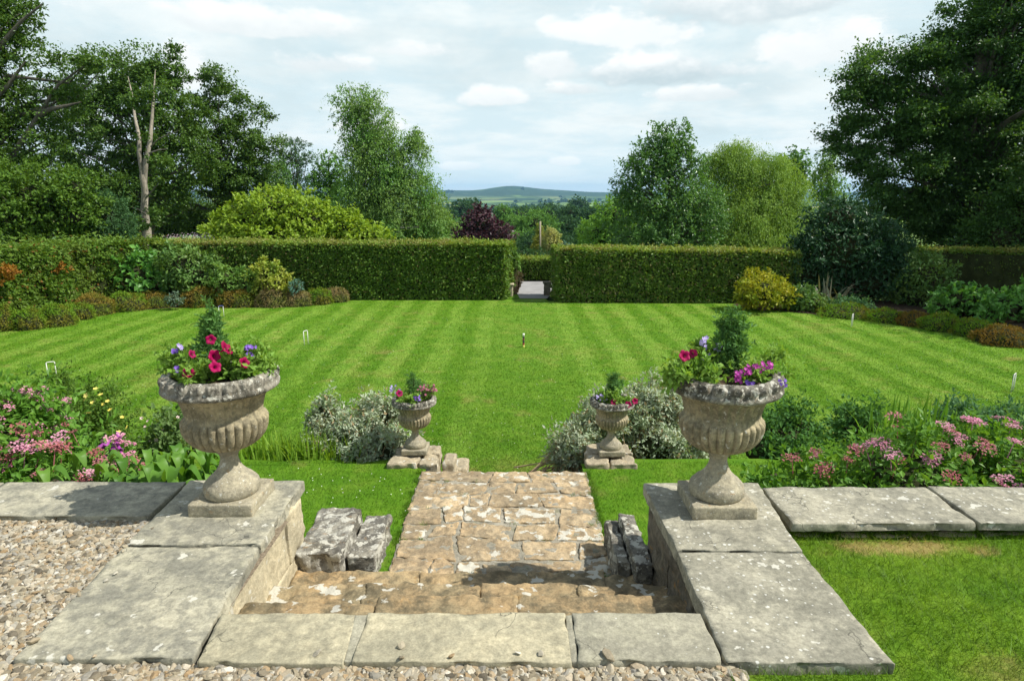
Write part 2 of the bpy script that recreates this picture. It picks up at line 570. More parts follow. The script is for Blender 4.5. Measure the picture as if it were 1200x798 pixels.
def stone_mat(name, a, b, dark, white=0.25, spots=0.2, dark_amt=0.5, orange=0.0, scale=1.0, bump=0.6, island=0.0, moss=0.0, streak=0.0, cracks=0.0):
    m, k, out = new_mat(name)
    tc = k.n('ShaderNodeTexCoord')
    oi = k.n('ShaderNodeObjectInfo')
    off = k.n('ShaderNodeVectorMath', operation='SCALE')
    off.inputs[0].default_value = (13.1, 7.7, 5.3)
    k.put(off.inputs['Scale'], oi.outputs['Random'])
    P = k.vmath('ADD', tc.outputs['Object'], off.outputs[0])
    if streak:
        P0 = P
        P = k.vmath('MULTIPLY', P, (1.0, 1.0, streak))
    n1 = k.noise(P, 2.6 * scale, 9.0, 0.62, 0.4)
    col = k.mix(k.sstep(n1, 0.33, 0.67), a, b)
    n2 = k.noise(P, 9.0 * scale, 10.0, 0.72, 0.2)
    n1b = k.noise(k.vmath('ADD', P, (3.1, 8.2, 1.9)), 1.7 * scale, 6.0, 0.6, 0.6)
    if island:
        geo = k.n('ShaderNodeNewGeometry')
        h = geo.outputs['Random Per Island']
        hs = k.math('ADD', 1 - island, k.math('MULTIPLY', h, 2 * island))
        cbx = k.n('ShaderNodeCombineXYZ')
        for q in range(3):
            k.put(cbx.inputs[q], hs)
        col = k.mix(1.0, col, cbx.outputs[0], 'MULTIPLY')
    dk = k.math('MULTIPLY', k.sstep(k.math('ADD', k.math('MULTIPLY', n2, 0.7), k.math('MULTIPLY', n1b, 0.5)), 0.50, 0.70), dark_amt)
    col = k.mix(dk, col, dark)
    # fine grain
    n5 = k.noise(P, 70.0 * scale, 4.0, 0.7)
    n5b = k.noise(k.vmath('ADD', P, (6.2, 0.3, 2.2)), 23.0 * scale, 8.0, 0.72)
    g = k.math('MULTIPLY', k.math('ADD', 0.62, k.math('MULTIPLY', n5, 0.76)), k.math('ADD', 0.25, k.math('MULTIPLY', n5b, 1.5)))
    cg = k.n('ShaderNodeCombineXYZ')
    for q in range(3):
        k.put(cg.inputs[q], g)
    col = k.mix(1.0, col, cg.outputs[0], 'MULTIPLY')
    if moss:
        nm = k.noise(k.vmath('ADD', P, (9.1, 1.2, 4.9)), 5.0 * scale, 7.0, 0.7)
        col = k.mix(k.math('MULTIPLY', k.sstep(nm, 0.54, 0.7), moss), col, (0.13, 0.14, 0.05))
    if cracks:
        vc = k.n('ShaderNodeTexVoronoi', feature='DISTANCE_TO_EDGE')
        wob3 = k.n('ShaderNodeTexNoise')
        k.put(wob3.inputs['Vector'], P)
        wob3.inputs['Scale'].default_value = 5.0
        wob3.inputs['Detail'].default_value = 6.0
        k.put(vc.inputs['Vector'], k.vmath('ADD', P, k.vmath('MULTIPLY', k.vmath('SUBTRACT', wob3.outputs['Color'], (.5, .5, .5)), (.35, .35, .35))))
        vc.inputs['Scale'].default_value = 2.6
        cm = k.math('MULTIPLY', k.sstep(vc.outputs['Distance'], 0.010, 0.002), k.sstep(k.noise(P, 3.1, 3.0), 0.50, 0.60))
        col = k.mix(k.math('MULTIPLY', cm, cracks), col, tuple(x * 0.5 for x in dark))
    if orange:
        no = k.noise(k.vmath('ADD', P, (5.7, 3.2, 7.9)), 7.0 * scale, 7.0, 0.65)
        col = k.mix(k.math('MULTIPLY', k.sstep(no, 0.60, 0.68), orange), col, (0.42, 0.22, 0.05))
    if white:
        nw = k.noise(k.vmath('ADD', P, (1.7, 4.2, 2.9)), 8.0 * scale, 3.0, 0.5, 0.0)
        nw2 = k.noise(P, 28.0 * scale, 5.0, 0.6)
        wv = k.math('ADD', k.math('MULTIPLY', nw, 0.8), k.math('MULTIPLY', nw2, 0.2))
        if island:
            wv = k.math('ADD', wv, k.math('MULTIPLY', k.math('SUBTRACT', k.math('FRACT', k.math('MULTIPLY', h, 17.3)), 0.62), 0.16))
        col = k.mix(k.math('MULTIPLY', k.sstep(wv, 0.66 - 0.22 * white, 0.69 - 0.22 * white), 0.85), col, (0.54, 0.525, 0.45))
    if spots:
        vo = k.n('ShaderNodeTexVoronoi')
        k.put(vo.inputs['Vector'], P)
        vo.inputs['Scale'].default_value = 26.0 * scale
        vr = k.n('ShaderNodeSeparateXYZ')
        k.put(vr.inputs[0], vo.outputs['Color'])
        rad = k.math('MULTIPLY', k.math('SUBTRACT', vr.outputs[0], 1 - spots), 0.9)
        wob = k.math('MULTIPLY', k.math('SUBTRACT', n5, 0.5), 0.5)
        sp = k.sstep(k.math('SUBTRACT', k.math('ADD', rad, wob), vo.outputs['Distance']), -0.02, 0.05)
        col = k.mix(k.math('MULTIPLY', sp, 0.75), col, (0.6, 0.6, 0.55))
    p = k.n('ShaderNodeBsdfPrincipled')
    k.put(p.inputs['Base Color'], col)
    p.inputs['Roughness'].default_value = 0.85
    p.inputs['Specular IOR Level'].default_value = 0.2
    b1 = k.n('ShaderNodeBump')
    b1.inputs['Strength'].default_value = bump
    b1.inputs['Distance'].default_value = 0.012
    n6 = k.noise(P, 32.0 * scale, 8.0, 0.7)
    k.put(b1.inputs['Height'], k.math('ADD', k.math('MULTIPLY', n2, 1.0), k.math('MULTIPLY', n6, 0.6)))
    k.t.links.new(b1.outputs[0], p.inputs['Normal'])
    k.t.links.new(p.outputs[0], out.inputs[0])
    return m


def grass_mat(name, stripes=False, blades=False, g1=(0.068, 0.168, 0.007), g2=(0.106, 0.212, 0.013), dry=(0.20, 0.205, 0.05), dry_amt=0.5, worn=None, bl=(0.75, 1.2, 1.5)):
    m, k, out = new_mat(name)
    tc = k.n('ShaderNodeTexCoord')
    P = tc.outputs['Object']
    sp = k.n('ShaderNodeSeparateXYZ')
    k.put(sp.inputs[0], P)
    x, y = sp.outputs[0], sp.outputs[1]
    big = k.noise(P, 0.55, 5.0, 0.6)
    mid = k.noise(P, 3.5, 6.0, 0.65)
    fine = k.noise(k.vmath('MULTIPLY', P, (1.0, 0.35, 1.0)), 55.0, 5.0, 0.75)
    col = k.mix(k.sstep(mid, 0.3, 0.7), g1, g2)
    if stripes:
        # the mower's passes, their sheen painted into the colour: 0.72 m repeat, a double pass down the middle
        wx = k.math('ADD', x, k.math('MULTIPLY', k.math('SUBTRACT', k.noise(P, 0.5, 2.0), 0.5), 0.30))
        edge = k.math('MULTIPLY', k.math('SUBTRACT', k.noise(P, 5.0, 4.0), 0.5), 0.16)
        wx = k.math('ADD', wx, edge)
        ax = k.math('ABSOLUTE', k.math('SUBTRACT', wx, 0.33))
        ph = k.math('MULTIPLY', k.math('SUBTRACT', ax, 0.94), 2 * math.pi / 0.72)
        s = k.sstep(k.math('COSINE', ph), -0.55, 0.55)
        centre = k.sstep(ax, 0.80, 0.70)
        s = k.mix(centre, s, (0.35, 0.35, 0.35))
        fade = k.math('MULTIPLY', k.sstep(big, 0.25, 0.62), 0.8)
        light = k.mix(0.5, (1.72, 1.38, 3.0), (1.6, 1.32, 2.6))
        col = k.mix(k.math('MULTIPLY', k.math('MULTIPLY', k.rgb(s), 0.9), k.math('ADD', 0.35, fade)), col, k.mix(1.0, col, light, 'MULTIPLY'))
    d1 = k.sstep(k.math('ADD', k.math('MULTIPLY', big, 0.5), k.math('MULTIPLY', mid, 0.5)), 0.5, 0.68)
    col = k.mix(k.math('MULTIPLY', d1, dry_amt), col, dry)
    n7 = k.noise(k.vmath('ADD', P, (4.0, 11.0, 0.0)), 1.6, 5.0, 0.6)
    col = k.mix(k.math('MULTIPLY', k.sstep(n7, 0.60, 0.72), dry_amt * 0.9), col, (0.25, 0.20, 0.07))
    if worn is not None:
        wa = k.math('DIVIDE', k.math('SUBTRACT', x, worn[0]), worn[2])
        wb = k.math('DIVIDE', k.math('SUBTRACT', y, worn[1]), worn[3])
        wd = k.math('ADD', k.math('ADD', k.math('MULTIPLY', wa, wa), k.math('MULTIPLY', wb, wb)), k.math('MULTIPLY', k.math('SUBTRACT', k.noise(P, 7.0, 5.0, 0.7), 0.5), 6.0))
        col = k.mix(k.math('MULTIPLY', k.sstep(wd, 2.2, 0.2), 0.85), col, (0.30, 0.22, 0.085))
    gmul = k.ramp(fine, [(0.2, 0.62), (0.75, 1.35)])
    col = k.mix(0.8 if not blades else 0.35, col, gmul, 'MULTIPLY')
    if blades:
        geo = k.n('ShaderNodeNewGeometry')
        rv = k.ramp(geo.outputs['Random Per Island'], [(0.0, bl[0]), (0.8, bl[1]), (1.0, bl[2])])
        col = k.mix(1.0, col, rv, 'MULTIPLY')
        p = k.n('ShaderNodeBsdfPrincipled')
        k.put(p.inputs['Base Color'], col)
        p.inputs['Roughness'].default_value = 0.55
        p.inputs['Specular IOR Level'].default_value = 0.25
        tr = k.n('ShaderNodeBsdfTranslucent')
        k.put(tr.inputs[0], k.mix(1.0, col, (1.3, 1.25, 0.8), 'MULTIPLY'))
        mx = k.n('ShaderNodeMixShader')
        mx.inputs[0].default_value = 0.45
        k.t.links.new(p.outputs[0], mx.inputs[1])
        k.t.links.new(tr.outputs[0], mx.inputs[2])
        k.t.links.new(mx.outputs[0], out.inputs[0])
    else:
        p = k.n('ShaderNodeBsdfPrincipled')
        k.put(p.inputs['Base Color'], col)
        p.inputs['Roughness'].default_value = 0.8
        p.inputs['Specular IOR Level'].default_value = 0.1
        bp = k.n('ShaderNodeBump')
        bp.inputs['Strength'].default_value = 0.7
        bp.inputs['Distance'].default_value = 0.02
        k.put(bp.inputs['Height'], fine)
        k.t.links.new(bp.outputs[0], p.inputs['Normal'])
        k.t.links.new(p.outputs[0], out.inputs[0])
    return m


def _rgb(self, sock):
    nd = self.n('ShaderNodeRGBToBW')
    self.put(nd.inputs[0], sock)
    return nd.outputs[0]


NT.rgb = _rgb

# ------------------------------------------------------------------ the ground, lawns, beds, paths
LAWN_Z, GT_Z = -1.30, -0.60
rng = np.random.default_rng(11)


def smooth(a, b, x):
    t = np.clip((x - a) / (b - a), 0, 1)
    return t * t * (3 - 2 * t)


def terrain_z(x, y):
    z = -1.36 - 5.0 * smooth(24, 75, y) - 20.0 * smooth(60, 420, y) - 26.0 * smooth(500, 2000, y)
    z = z - 0.06 * np.maximum(np.abs(x) - 40, 0) * smooth(24, 200, y) * (1 - smooth(300, 900, y))
    r = y
    # distant hills
    az = x / np.maximum(y, 1)
    ridge = 62 + 30 * np.exp(-((az + 0.004) / 0.036) ** 2) + 14 * np.exp(-((az + 0.12) / 0.05) ** 2) + 9 * np.sin(az * 21 + 1.1) - 10 * smooth(0.02, 0.16, az)
    z = z + ridge * smooth(3600, 5600, r) 
    z = z + 5.0 * np.sin(x / 310.0 + 0.7) * np.sin(y / 420.0) * smooth(400, 1200, r)
    return z


def build_ground():
    ys = np.concatenate([np.linspace(-40, 22, 14), np.linspace(24, 120, 25), np.geomspace(130, 9000, 70)])
    us = np.linspace(-1, 1, 81)
    us = np.sign(us) * np.abs(us) ** 1.6
    V = []
    for y in ys:
        half = 60 + max(y, 0) * 0.95
        xs = us * half
        V.append(np.stack([xs, np.full_like(xs, y), terrain_z(xs, np.full_like(xs, y))], -1))
    V = np.concatenate(V)
    n = len(us)
    i = np.arange(len(ys) - 1)[:, None] * n
    j = np.arange(n - 1)[None, :]
    F = np.stack([i + j, i + j + 1, i + n + j + 1, i + n + j], -1).reshape(-1, 4)
    m, k, out = new_mat('fields')
    tc = k.n('ShaderNodeTexCoord')
    P = tc.outputs['Object']
    sp = k.n('ShaderNodeSeparateXYZ')
    k.put(sp.inputs[0], P)
    vo = k.n('ShaderNodeTexVoronoi')
    wv = k.vmath('ADD', P, k.vmath('SCALE', (0, 0, 0)))
    k.put(vo.inputs['Vector'], k.vmath('MULTIPLY', P, (1.0, 0.8, 0.0)))
    vo.inputs['Scale'].default_value = 1 / 230.0
    vs = k.n('ShaderNodeSeparateXYZ')
    k.put(vs.inputs[0], vo.outputs['Color'])
    field = k.ramp(vs.outputs[0], [(0.0, (0.06, 0.12, 0.03)), (0.3, (0.19, 0.29, 0.06)), (0.55, (0.11, 0.20, 0.04)), (0.75, (0.33, 0.32, 0.12)), (1.0, (0.16, 0.27, 0.06))])
    vd = k.n('ShaderNodeTexVoronoi', feature='DISTANCE_TO_EDGE')
    k.put(vd.inputs['Vector'], k.vmath('MULTIPLY', P, (1.0, 0.8, 0.0)))
    vd.inputs['Scale'].default_value = 1 / 230.0
    hed = k.sstep(vd.outputs['Distance'], 0.06, 0.03)
    field = k.mix(hed, field, (0.025, 0.05, 0.018))
    wood = k.sstep(k.noise(P, 1 / 420.0, 4.0, 0.6), 0.50, 0.58)
    field = k.mix(wood, field, (0.025, 0.055, 0.018))
    field = k.mix(k.math('MULTIPLY', k.sstep(sp.outputs[2], -48.0, -20.0), k.math('MULTIPLY', k.sstep(sp.outputs[1], 3000, 4000), k.sstep(k.noise(P, 1 / 300.0, 5.0, .6), .30, .44))), field, (0.03, 0.06, 0.025))
    near = k.mix(k.noise(P, 0.8, 5.0), (0.03, 0.06, 0.014), (0.06, 0.10, 0.02))
    col = k.mix(k.sstep(sp.outputs[1], 180, 320), near, field)
    p = k.n('ShaderNodeBsdfPrincipled')
    k.put(p.inputs['Base Color'], col)
    p.inputs['Roughness'].default_value = 0.95
    p.inputs['Specular IOR Level'].default_value = 0.05
    k.t.links.new(p.outputs[0], out.inputs[0])
    o = build('ground', (V, F), [m], smooth=True, kind='structure')
    return o


build_ground()

M_LAWN = grass_mat('lawn_turf', stripes=True)
M_LAWNB = grass_mat('lawn_blades', stripes=True, blades=True)
M_TURF = grass_mat('turf', dry_amt=0.35)
M_TURFB = grass_mat('turf_blades', blades=True, dry_amt=0.4)
NEARG = dict(g1=(0.075, 0.165, 0.008), g2=(0.145, 0.245, 0.018), dry=(0.26, 0.27, 0.07), dry_amt=0.75, worn=(1.92, 2.85, 0.30, 0.075))
M_TURFN = grass_mat('terrace_turf', **NEARG)
M_TURFNB = grass_mat('terrace_turf_blades', blades=True, bl=(0.7, 1.25, 1.9), **NEARG)
M_SOIL = plain_mat('soil', (0.055, 0.04, 0.026), 0.95, 0.1, 0.4, 14.0)


def flat(name, poly, z, mat, kind='structure'):
    me = bpy.data.meshes.new(name)
    me.from_pydata([(float(a), float(b), z) for a, b in poly], [], [list(range(len(poly)))])
    me.materials.append(mat)
    o = bpy.data.objects.new(name, me)
    COL.objects.link(o)
    o['kind'] = kind
    return o


# borders of the mown lawn, read off along the edge of the beds
LB = [G(px, py, LAWN_Z)[:2] for px, py in ((-160, 425), (-60, 402), (0, 389), (40, 384), (75, 377), (112, 369), (150, 365), (200, 361), (260, 360.5), (330, 360), (375, 357), (407, 352.5))]
RB = [G(px, py, LAWN_Z)[:2] for px, py in ((858, 358), (900, 363), (950, 368), (1000, 373.5), (1050, 378), (1100, 384), (1150, 392), (1200, 401), (1300, 424), (1420, 455))]
lawn_poly = [(-15, 5.5), (15, 5.5), (15, 17.0), (7.0, 17.30), (1.0, 17.45), (0.9, 18.05), (0.05, 18.05), (-0.05, 17.8), (-6, 17.9), (-15, 17.6)]
flat('lawn', lawn_poly, LAWN_Z, M_LAWN)
flat('flower_bed', [tuple(p) for p in LB] + [(-4.6, 17.55), (-9.6, 17.6), (-12, 17.5), (-16, 8)], LAWN_Z + 0.006, M_SOIL)
flat('flower_bed', [(6.0, 17.15)] + [tuple(p) for p in RB] + [(16, 9), (18, 18), (7, 17.4)], LAWN_Z + 0.006, M_SOIL)
# grass terrace below the parapet and the planted bank that drops to the lawn
flat('grass_terrace', [(-9, 3.36), (-0.70, 3.36), (-0.70, 5.02), (-9, 5.1)], GT_Z, M_TURF)
flat('grass_terrace', [(0.575, 3.36), (9, 3.36), (9, 5.08), (0.575, 5.02)], GT_Z, M_TURF)


def bank(x0, x1):
    xs = np.linspace(x0, x1, 30)
    ys = np.linspace(5.0, 6.35, 9)
    X, Y = np.meshgrid(xs, ys, indexing='ij')
    Z = GT_Z - 0.005 - 0.72 * smooth(5.05, 6.3, Y) 
    V = np.stack([X, Y, Z], -1).reshape(-1, 3)
    V[:, 2] += fbm(V, 3.0) * 0.03
    i = np.arange(29)[:, None] * 9
    j = np.arange(8)[None, :]
    F = np.stack([i + j, i + 9 + j, i + 10 + j, i + 1 + j], -1).reshape(-1, 4)
    build('planted_bank', (V, F), [M_TURF], smooth=True, kind='structure')


bank(-9, -0.78)
bank(0.66, 9)

M_TARMAC = plain_mat('tarmac', (0.27, 0.265, 0.26), 0.9, 0.2, 0.12, 3.0)
flat('driveway', [(0.22, 17.85), (0.98, 17.85), (1.25, 19.3), (1.4, 20.6), (5, 20.9), (5, 21.35), (0.05, 21.35), (0.02, 20.5), (0.12, 19.2)], LAWN_Z + 0.011, M_TARMAC)
flat('grass_verge', [(-0.3, 17.75), (0.215, 17.84), (0.11, 19.2), (0.0, 20.5), (-0.4, 20.5)], LAWN_Z + 0.015, M_TURF)

# ------------------------------------------------------------------ terrace: gravel, turf
GRAV_Z, RLAWN_Z = -0.040, -0.048
M_GRAVBED = plain_mat('gravel_bed', (0.19, 0.155, 0.11), 0.95, 0.1, 0.4, 60.0)
flat('gravel_terrace', [(-9, -4), (0.742, -4), (0.742, 2.02), (-1.15, 2.02), (-1.15, 3.05), (-9, 3.05)], GRAV_Z - 0.012, M_GRAVBED)


def lawn_z(x, y):
    return RLAWN_Z - 0.045 * smooth(2.2, 2.95, y) + 0.02 * smooth(2.0, 1.8, y)


def terrace_lawn():
    mb = MB()
    for x0, x1, y0, y1, nx, ny in ((1.285, 9, -4, 3.06, 40, 60), (0.745, 1.285, -4, 1.965, 10, 40)):
        xs, ys = np.linspace(x0, x1, nx), np.linspace(y0, y1, ny)
        X, Y = np.meshgrid(xs, ys, indexing='ij')
        V = np.stack([X, Y, lawn_z(X, Y)], -1).reshape(-1, 3)
        V[:, 2] += fbm(V, 1.5) * 0.012
        i = np.arange(nx - 1)[:, None] * ny
        j = np.arange(ny - 1)[None, :]
        mb.add(V, np.stack([i + j, i + ny + j, i + ny + 1 + j, i + 1 + j], -1).reshape(-1, 4))
    build('terrace_lawn', mb, [M_TURFN], smooth=True, kind='structure')


terrace_lawn()

# ------------------------------------------------------------------ stonework
S_COPE = stone_mat('coping_stone', (0.43, 0.40, 0.295), (0.30, 0.285, 0.215), (0.155, 0.152, 0.125), white=0.13, spots=0.12, dark_amt=0.75, scale=1.6, bump=0.5, moss=0.12, cracks=.8)
S_COPER = stone_mat('coping_stone_lichened', (0.40, 0.375, 0.285), (0.29, 0.275, 0.215), (0.165, 0.16, 0.125), white=0.15, spots=0.40, dark_amt=0.7, scale=1.7, bump=0.5, moss=0.08, cracks=.8)
S_CREAM = stone_mat('cream_stone', (0.46, 0.41, 0.275), (0.36, 0.33, 0.23), (0.19, 0.18, 0.13), white=0.0, spots=0.06, dark_amt=0.6, scale=1.9, bump=0.45, cracks=.8)
S_GREY = stone_mat('grey_threshold_stone', (0.36, 0.34, 0.255), (0.30, 0.285, 0.21), (0.2, 0.19, 0.15), white=0.0, spots=0.2, dark_amt=0.6, scale=1.9, bump=0.45, cracks=.8)
S_STEP = stone_mat('step_stone', (0.43, 0.30, 0.155), (0.31, 0.25, 0.145), (0.11, 0.095, 0.06), white=0.24, spots=0.1, dark_amt=0.85, orange=0.25, scale=1.3, bump=1.0, island=0.1)
S_FLAG = stone_mat('flag_stone', (0.46, 0.36, 0.225), (0.40, 0.29, 0.165), (0.17, 0.14, 0.095), white=0.45, spots=0.16, dark_amt=0.7, orange=0.15, scale=1.5, bump=0.9, island=0.17)
S_MORT = stone_mat('mortar', (0.33, 0.30, 0.235), (0.26, 0.24, 0.185), (0.14, 0.13, 0.10), white=0.0, spots=0.0, dark_amt=0.4, scale=2.0, bump=0.8, moss=0.5)
S_WALLL = stone_mat('wall_stone_pale', (0.52, 0.45, 0.30), (0.44, 0.39, 0.27), (0.2, 0.18, 0.13), white=0.12, spots=0.1, dark_amt=0.35, orange=0.1, scale=1.6, bump=0.8, island=0.1)
S_WALLR = stone_mat('wall_stone_dark', (0.22, 0.19, 0.14), (0.17, 0.15, 0.12), (0.05, 0.047, 0.04), white=0.15, spots=0.1, dark_amt=0.7, orange=0.5, scale=1.8, bump=1.0, island=0.15)
S_LICH = stone_mat('lichened_block', (0.36, 0.345, 0.295), (0.25, 0.23, 0.18), (0.075, 0.07, 0.06), white=0.55, spots=0.35, dark_amt=0.8, orange=0.25, scale=2.2, bump=1.2)
S_URN = stone_mat('urn_stone', (0.42, 0.355, 0.22), (0.29, 0.25, 0.16), (0.11, 0.10, 0.07), white=0.12, spots=0.25, dark_amt=0.65, orange=0.15, scale=3.2, bump=0.6)
S_URNRIM = stone_mat('urn_rim_stone', (0.33, 0.31, 0.255), (0.25, 0.23, 0.185), (0.07, 0.065, 0.05), white=0.42, spots=0.35, dark_amt=0.9, orange=0.2, scale=3.6, bump=0.9)
S_FOOT = stone_mat('urn_foot_stone', (0.40, 0.355, 0.245), (0.32, 0.29, 0.215), (0.14, 0.13, 0.10), white=0.12, spots=0.3, dark_amt=0.5, orange=0.3, scale=3.2, bump=0.6)
S_PIER = stone_mat('low_pier_stone', (0.44, 0.37, 0.25), (0.36, 0.31, 0.22), (0.16, 0.14, 0.10), white=0.32, spots=0.2, dark_amt=0.5, orange=0.3, scale=1.8, bump=0.8)


def masonry(x0, x1, y0, y1, z0, z1, face, seed, courses=3, gap=0.008, wr=(0.18, 0.42), bev=0.02, amp=0.014):
    """coursed rubble: rows of separate stones along the longer side"""
    r = np.random.default_rng(seed)
    mb = MB()
    hs = r.uniform(0.8, 1.25, courses)
    hs = hs / hs.sum() * (z1 - z0)
    z = z0
    alongx = (x1 - x0) > (y1 - y0)
    Lr = (x1 - x0) if alongx else (y1 - y0)
    for h in hs:
        t = 0.0
        while t < Lr - 1e-6:
            w = r.uniform(*wr)
            if Lr - t - w < 0.14:
                w = Lr - t
            j = r.uniform(-0.006, 0.006)
            if alongx:
                c = rect(x0 + t + gap, x0 + t + w - gap, y0 + j, y1 + j)
            else:
                c = rect(x0 + j, x1 + j, y0 + t + gap, y0 + t + w - gap)
            mb.add(*rbox(c, z + gap, z + h - gap, 0.04, bev, amp, 9.0, seed))
            t += w
        z += h
    return mb


# left pier and its coping
lp = empty('stone_pier', (-1.48, 2.7, GT_Z), 'left stone pier beside the steps, two pale coping slabs, gravel against it', 'pier', 'piers flanking the top steps')
build('masonry', masonry(-1.74, -1.185, 2.03, 3.36, -0.62, -0.062, 0, 5, 2, 0.003, (0.4, 0.8), 0.009, 0.016), [S_WALLL], lp, True)
build('mortar_core', MB().add(*rbox(rect(-1.72, -1.21, 2.05, 3.34), -0.62, -0.07, 0.2, 0.01, 0)), [S_MORT], lp, True)
build('coping_slab', MB().add(*rbox([(-1.755, 1.975), (-1.125, 1.975), (-1.172, 2.722), (-1.80, 2.716)], -0.065, 0.0, 0.025, 0.006, 0.006, 8, 1, chip=.022)), [S_COPE], lp, True)
build('coping_slab', MB().add(*rbox([(-1.80, 2.726), (-1.170, 2.732), (-1.180, 3.42), (-1.83, 3.42)], -0.063, 0.002, 0.025, 0.006, 0.006, 8, 2, chip=.022)), [S_COPE], lp, True)

rp = empty('stone_pier', (1.04, 2.7, GT_Z), 'right stone pier beside the steps, lichen-spotted coping slabs, lawn against it', 'pier', 'piers flanking the top steps')
build('masonry', masonry(0.765, 1.29, 2.03, 3.32, -0.62, -0.062, 0, 8, 2, 0.003, (0.35, 0.7), 0.009, 0.022), [S_WALLR], rp, True)
build('mortar_core', MB().add(*rbox(rect(0.79, 1.27, 2.05, 3.30), -0.62, -0.07, 0.2, 0.01, 0)), [S_MORT], rp, True)
build('coping_slab', MB().add(*rbox([(0.745, 1.955), (1.335, 1.95), (1.325, 2.665), (0.755, 2.67)], -0.065, 0.0, 0.025, 0.006, 0.006, 8, 3, chip=.022)), [S_COPER], rp, True)
build('coping_slab', MB().add(*rbox([(0.755, 2.68), (1.325, 2.675), (1.39, 3.385), (0.735, 3.385)], -0.063, 0.002, 0.025, 0.006, 0.006, 8, 4, chip=.022)), [S_COPER], rp, True)

# parapet walls
lw = empty('parapet_wall', (-3.2, 3.2, GT_Z), 'low parapet wall with flat coping between gravel and pink spiraea', 'wall', 'low parapet walls')
build('masonry', masonry(-5.6, -1.85, 3.06, 3.36, -0.62, -0.055, 0, 15), [S_WALLL], lw, True)
x = -1.84
for i, wd in enumerate((1.03, 0.86, 0.95, 1.0)):
    build('coping_slab', MB().add(*rbox([(x - wd + 0.008, 3.0), (x - 0.004, 3.0 + 0.004 * i), (x - 0.004, 3.4), (x - wd + 0.008, 3.4)], -0.052, 0.002 - 0.002 * (i % 2), 0.03, 0.006, 0.007, 7, 20 + i, chip=.025)), [S_COPE], lw, True)
    x -= wd
rw = empty('parapet_wall', (3.0, 3.2, GT_Z), 'low parapet wall with spotted coping between terrace grass and pink spiraea', 'wall', 'low parapet walls')
build('masonry', masonry(1.40, 5.6, 3.03, 3.33, -0.62, -0.058, 0, 18), [S_WALLL], rw, True)
x = 1.385
for i, wd in enumerate((0.93, 1.05, 0.9, 1.1)):
    build('coping_slab', MB().add(*rbox([(x + 0.004, 2.93), (x + wd - 0.008, 2.935), (x + wd - 0.008, 3.34), (x + 0.004, 3.345)], -0.044, -0.002 + 0.004 * (i % 2), 0.03, 0.006, 0.008, 7, 30 + i, chip=.025)), [S_COPER], rw, True)
    x += wd
build('footing_course', masonry(1.42, 5.6, 2.965, 3.025, -0.18, -0.085, 0, 19, 1), [S_WALLL], rw, True)

# the flight of steps
st = empty('stone_steps', (-0.2, 2.6, GT_Z), 'flight of rough orange stone steps down to the flagstone path', 'steps')
for i, (a, b, m) in enumerate(((-1.108, -0.588, S_CREAM), (-0.562, 0.208, S_CREAM), (0.232, 0.738, S_GREY))):
    build('threshold_slab', MB().add(*rbox([(a - (0.0 if i else -0.004), 1.962), (b, 1.952 + 0.004 * i), (b + (-0.02 if i == 0 else 0), 2.232), (a - (0.03 if i == 0 else 0), 2.232)], -0.06, -0.002 + 0.002 * i, 0.02, 0.006, 0.006, 9, 40 + i, chip=.016)), [m], st, True)
build('mortar_joint', MB().add(*rbox([(-0.592, 1.967), (-0.558, 1.967), (-0.558, 2.226), (-0.612, 2.226)], -0.06, -0.004, 0.02, 0.006, 0.006, 14, 51)), [S_GREY], st, True)
build('mortar_joint', MB().add(*rbox([(0.204, 1.967), (0.236, 1.967), (0.236, 2.226), (0.204, 2.226)], -0.06, -0.004, 0.02, 0.006, 0.006, 14, 52)), [S_GREY], st, True)
build('riser_footing', MB().add(*rbox(rect(-1.15, 0.735, 1.985, 2.215), -0.62, -0.062, 0.08, 0.01, 0.006, 9, 50)), [S_MORT], st, True)
treads = ((2.19, 2.56, -0.16), (2.50, 2.885, -0.31), (2.82, 3.215, -0.455))
for ti, (y0, y1, z) in enumerate(treads):
    r = np.random.default_rng(60 + ti)
    mb = MB()
    xs = [-1.19] + sorted({0: (-0.60, 0.02), 1: (-0.72, -0.16, 0.33), 2: (-0.5, 0.08, 0.5)}[ti]) + [0.765]
    for a, b in zip(xs[:-1], xs[1:]):
        ja, jb = r.uniform(-.03, .03, 2)
        mb.add(*rbox([(a - 0.004 + ja * .3, y0), (b + 0.004 + jb * .3, y0), (b + 0.004, y1 + jb), (a - 0.004, y1 + ja)], -0.62, z + r.uniform(-.008, .008), 0.016, 0.016, 0.014, 15.0, 70 + ti * 7 + int(a * 10)))
    build('tread', mb, [S_STEP], st, True)
build('mortar_bed', MB().add(*rbox(rect(-1.18, 0.75, 2.16, 2.50), -0.62, -0.20, 0.08, 0.01, 0.006)).add(*rbox(rect(-1.18, 0.75, 2.51, 2.80), -0.62, -0.35, 0.08, 0.01, 0.006)).add(*rbox(rect(-1.18, 0.75, 2.81, 3.15), -0.62, -0.495, 0.08, 0.01, 0.006)), [S_MORT], st, True)

# flagged path with rounded, separately laid stones in mortar


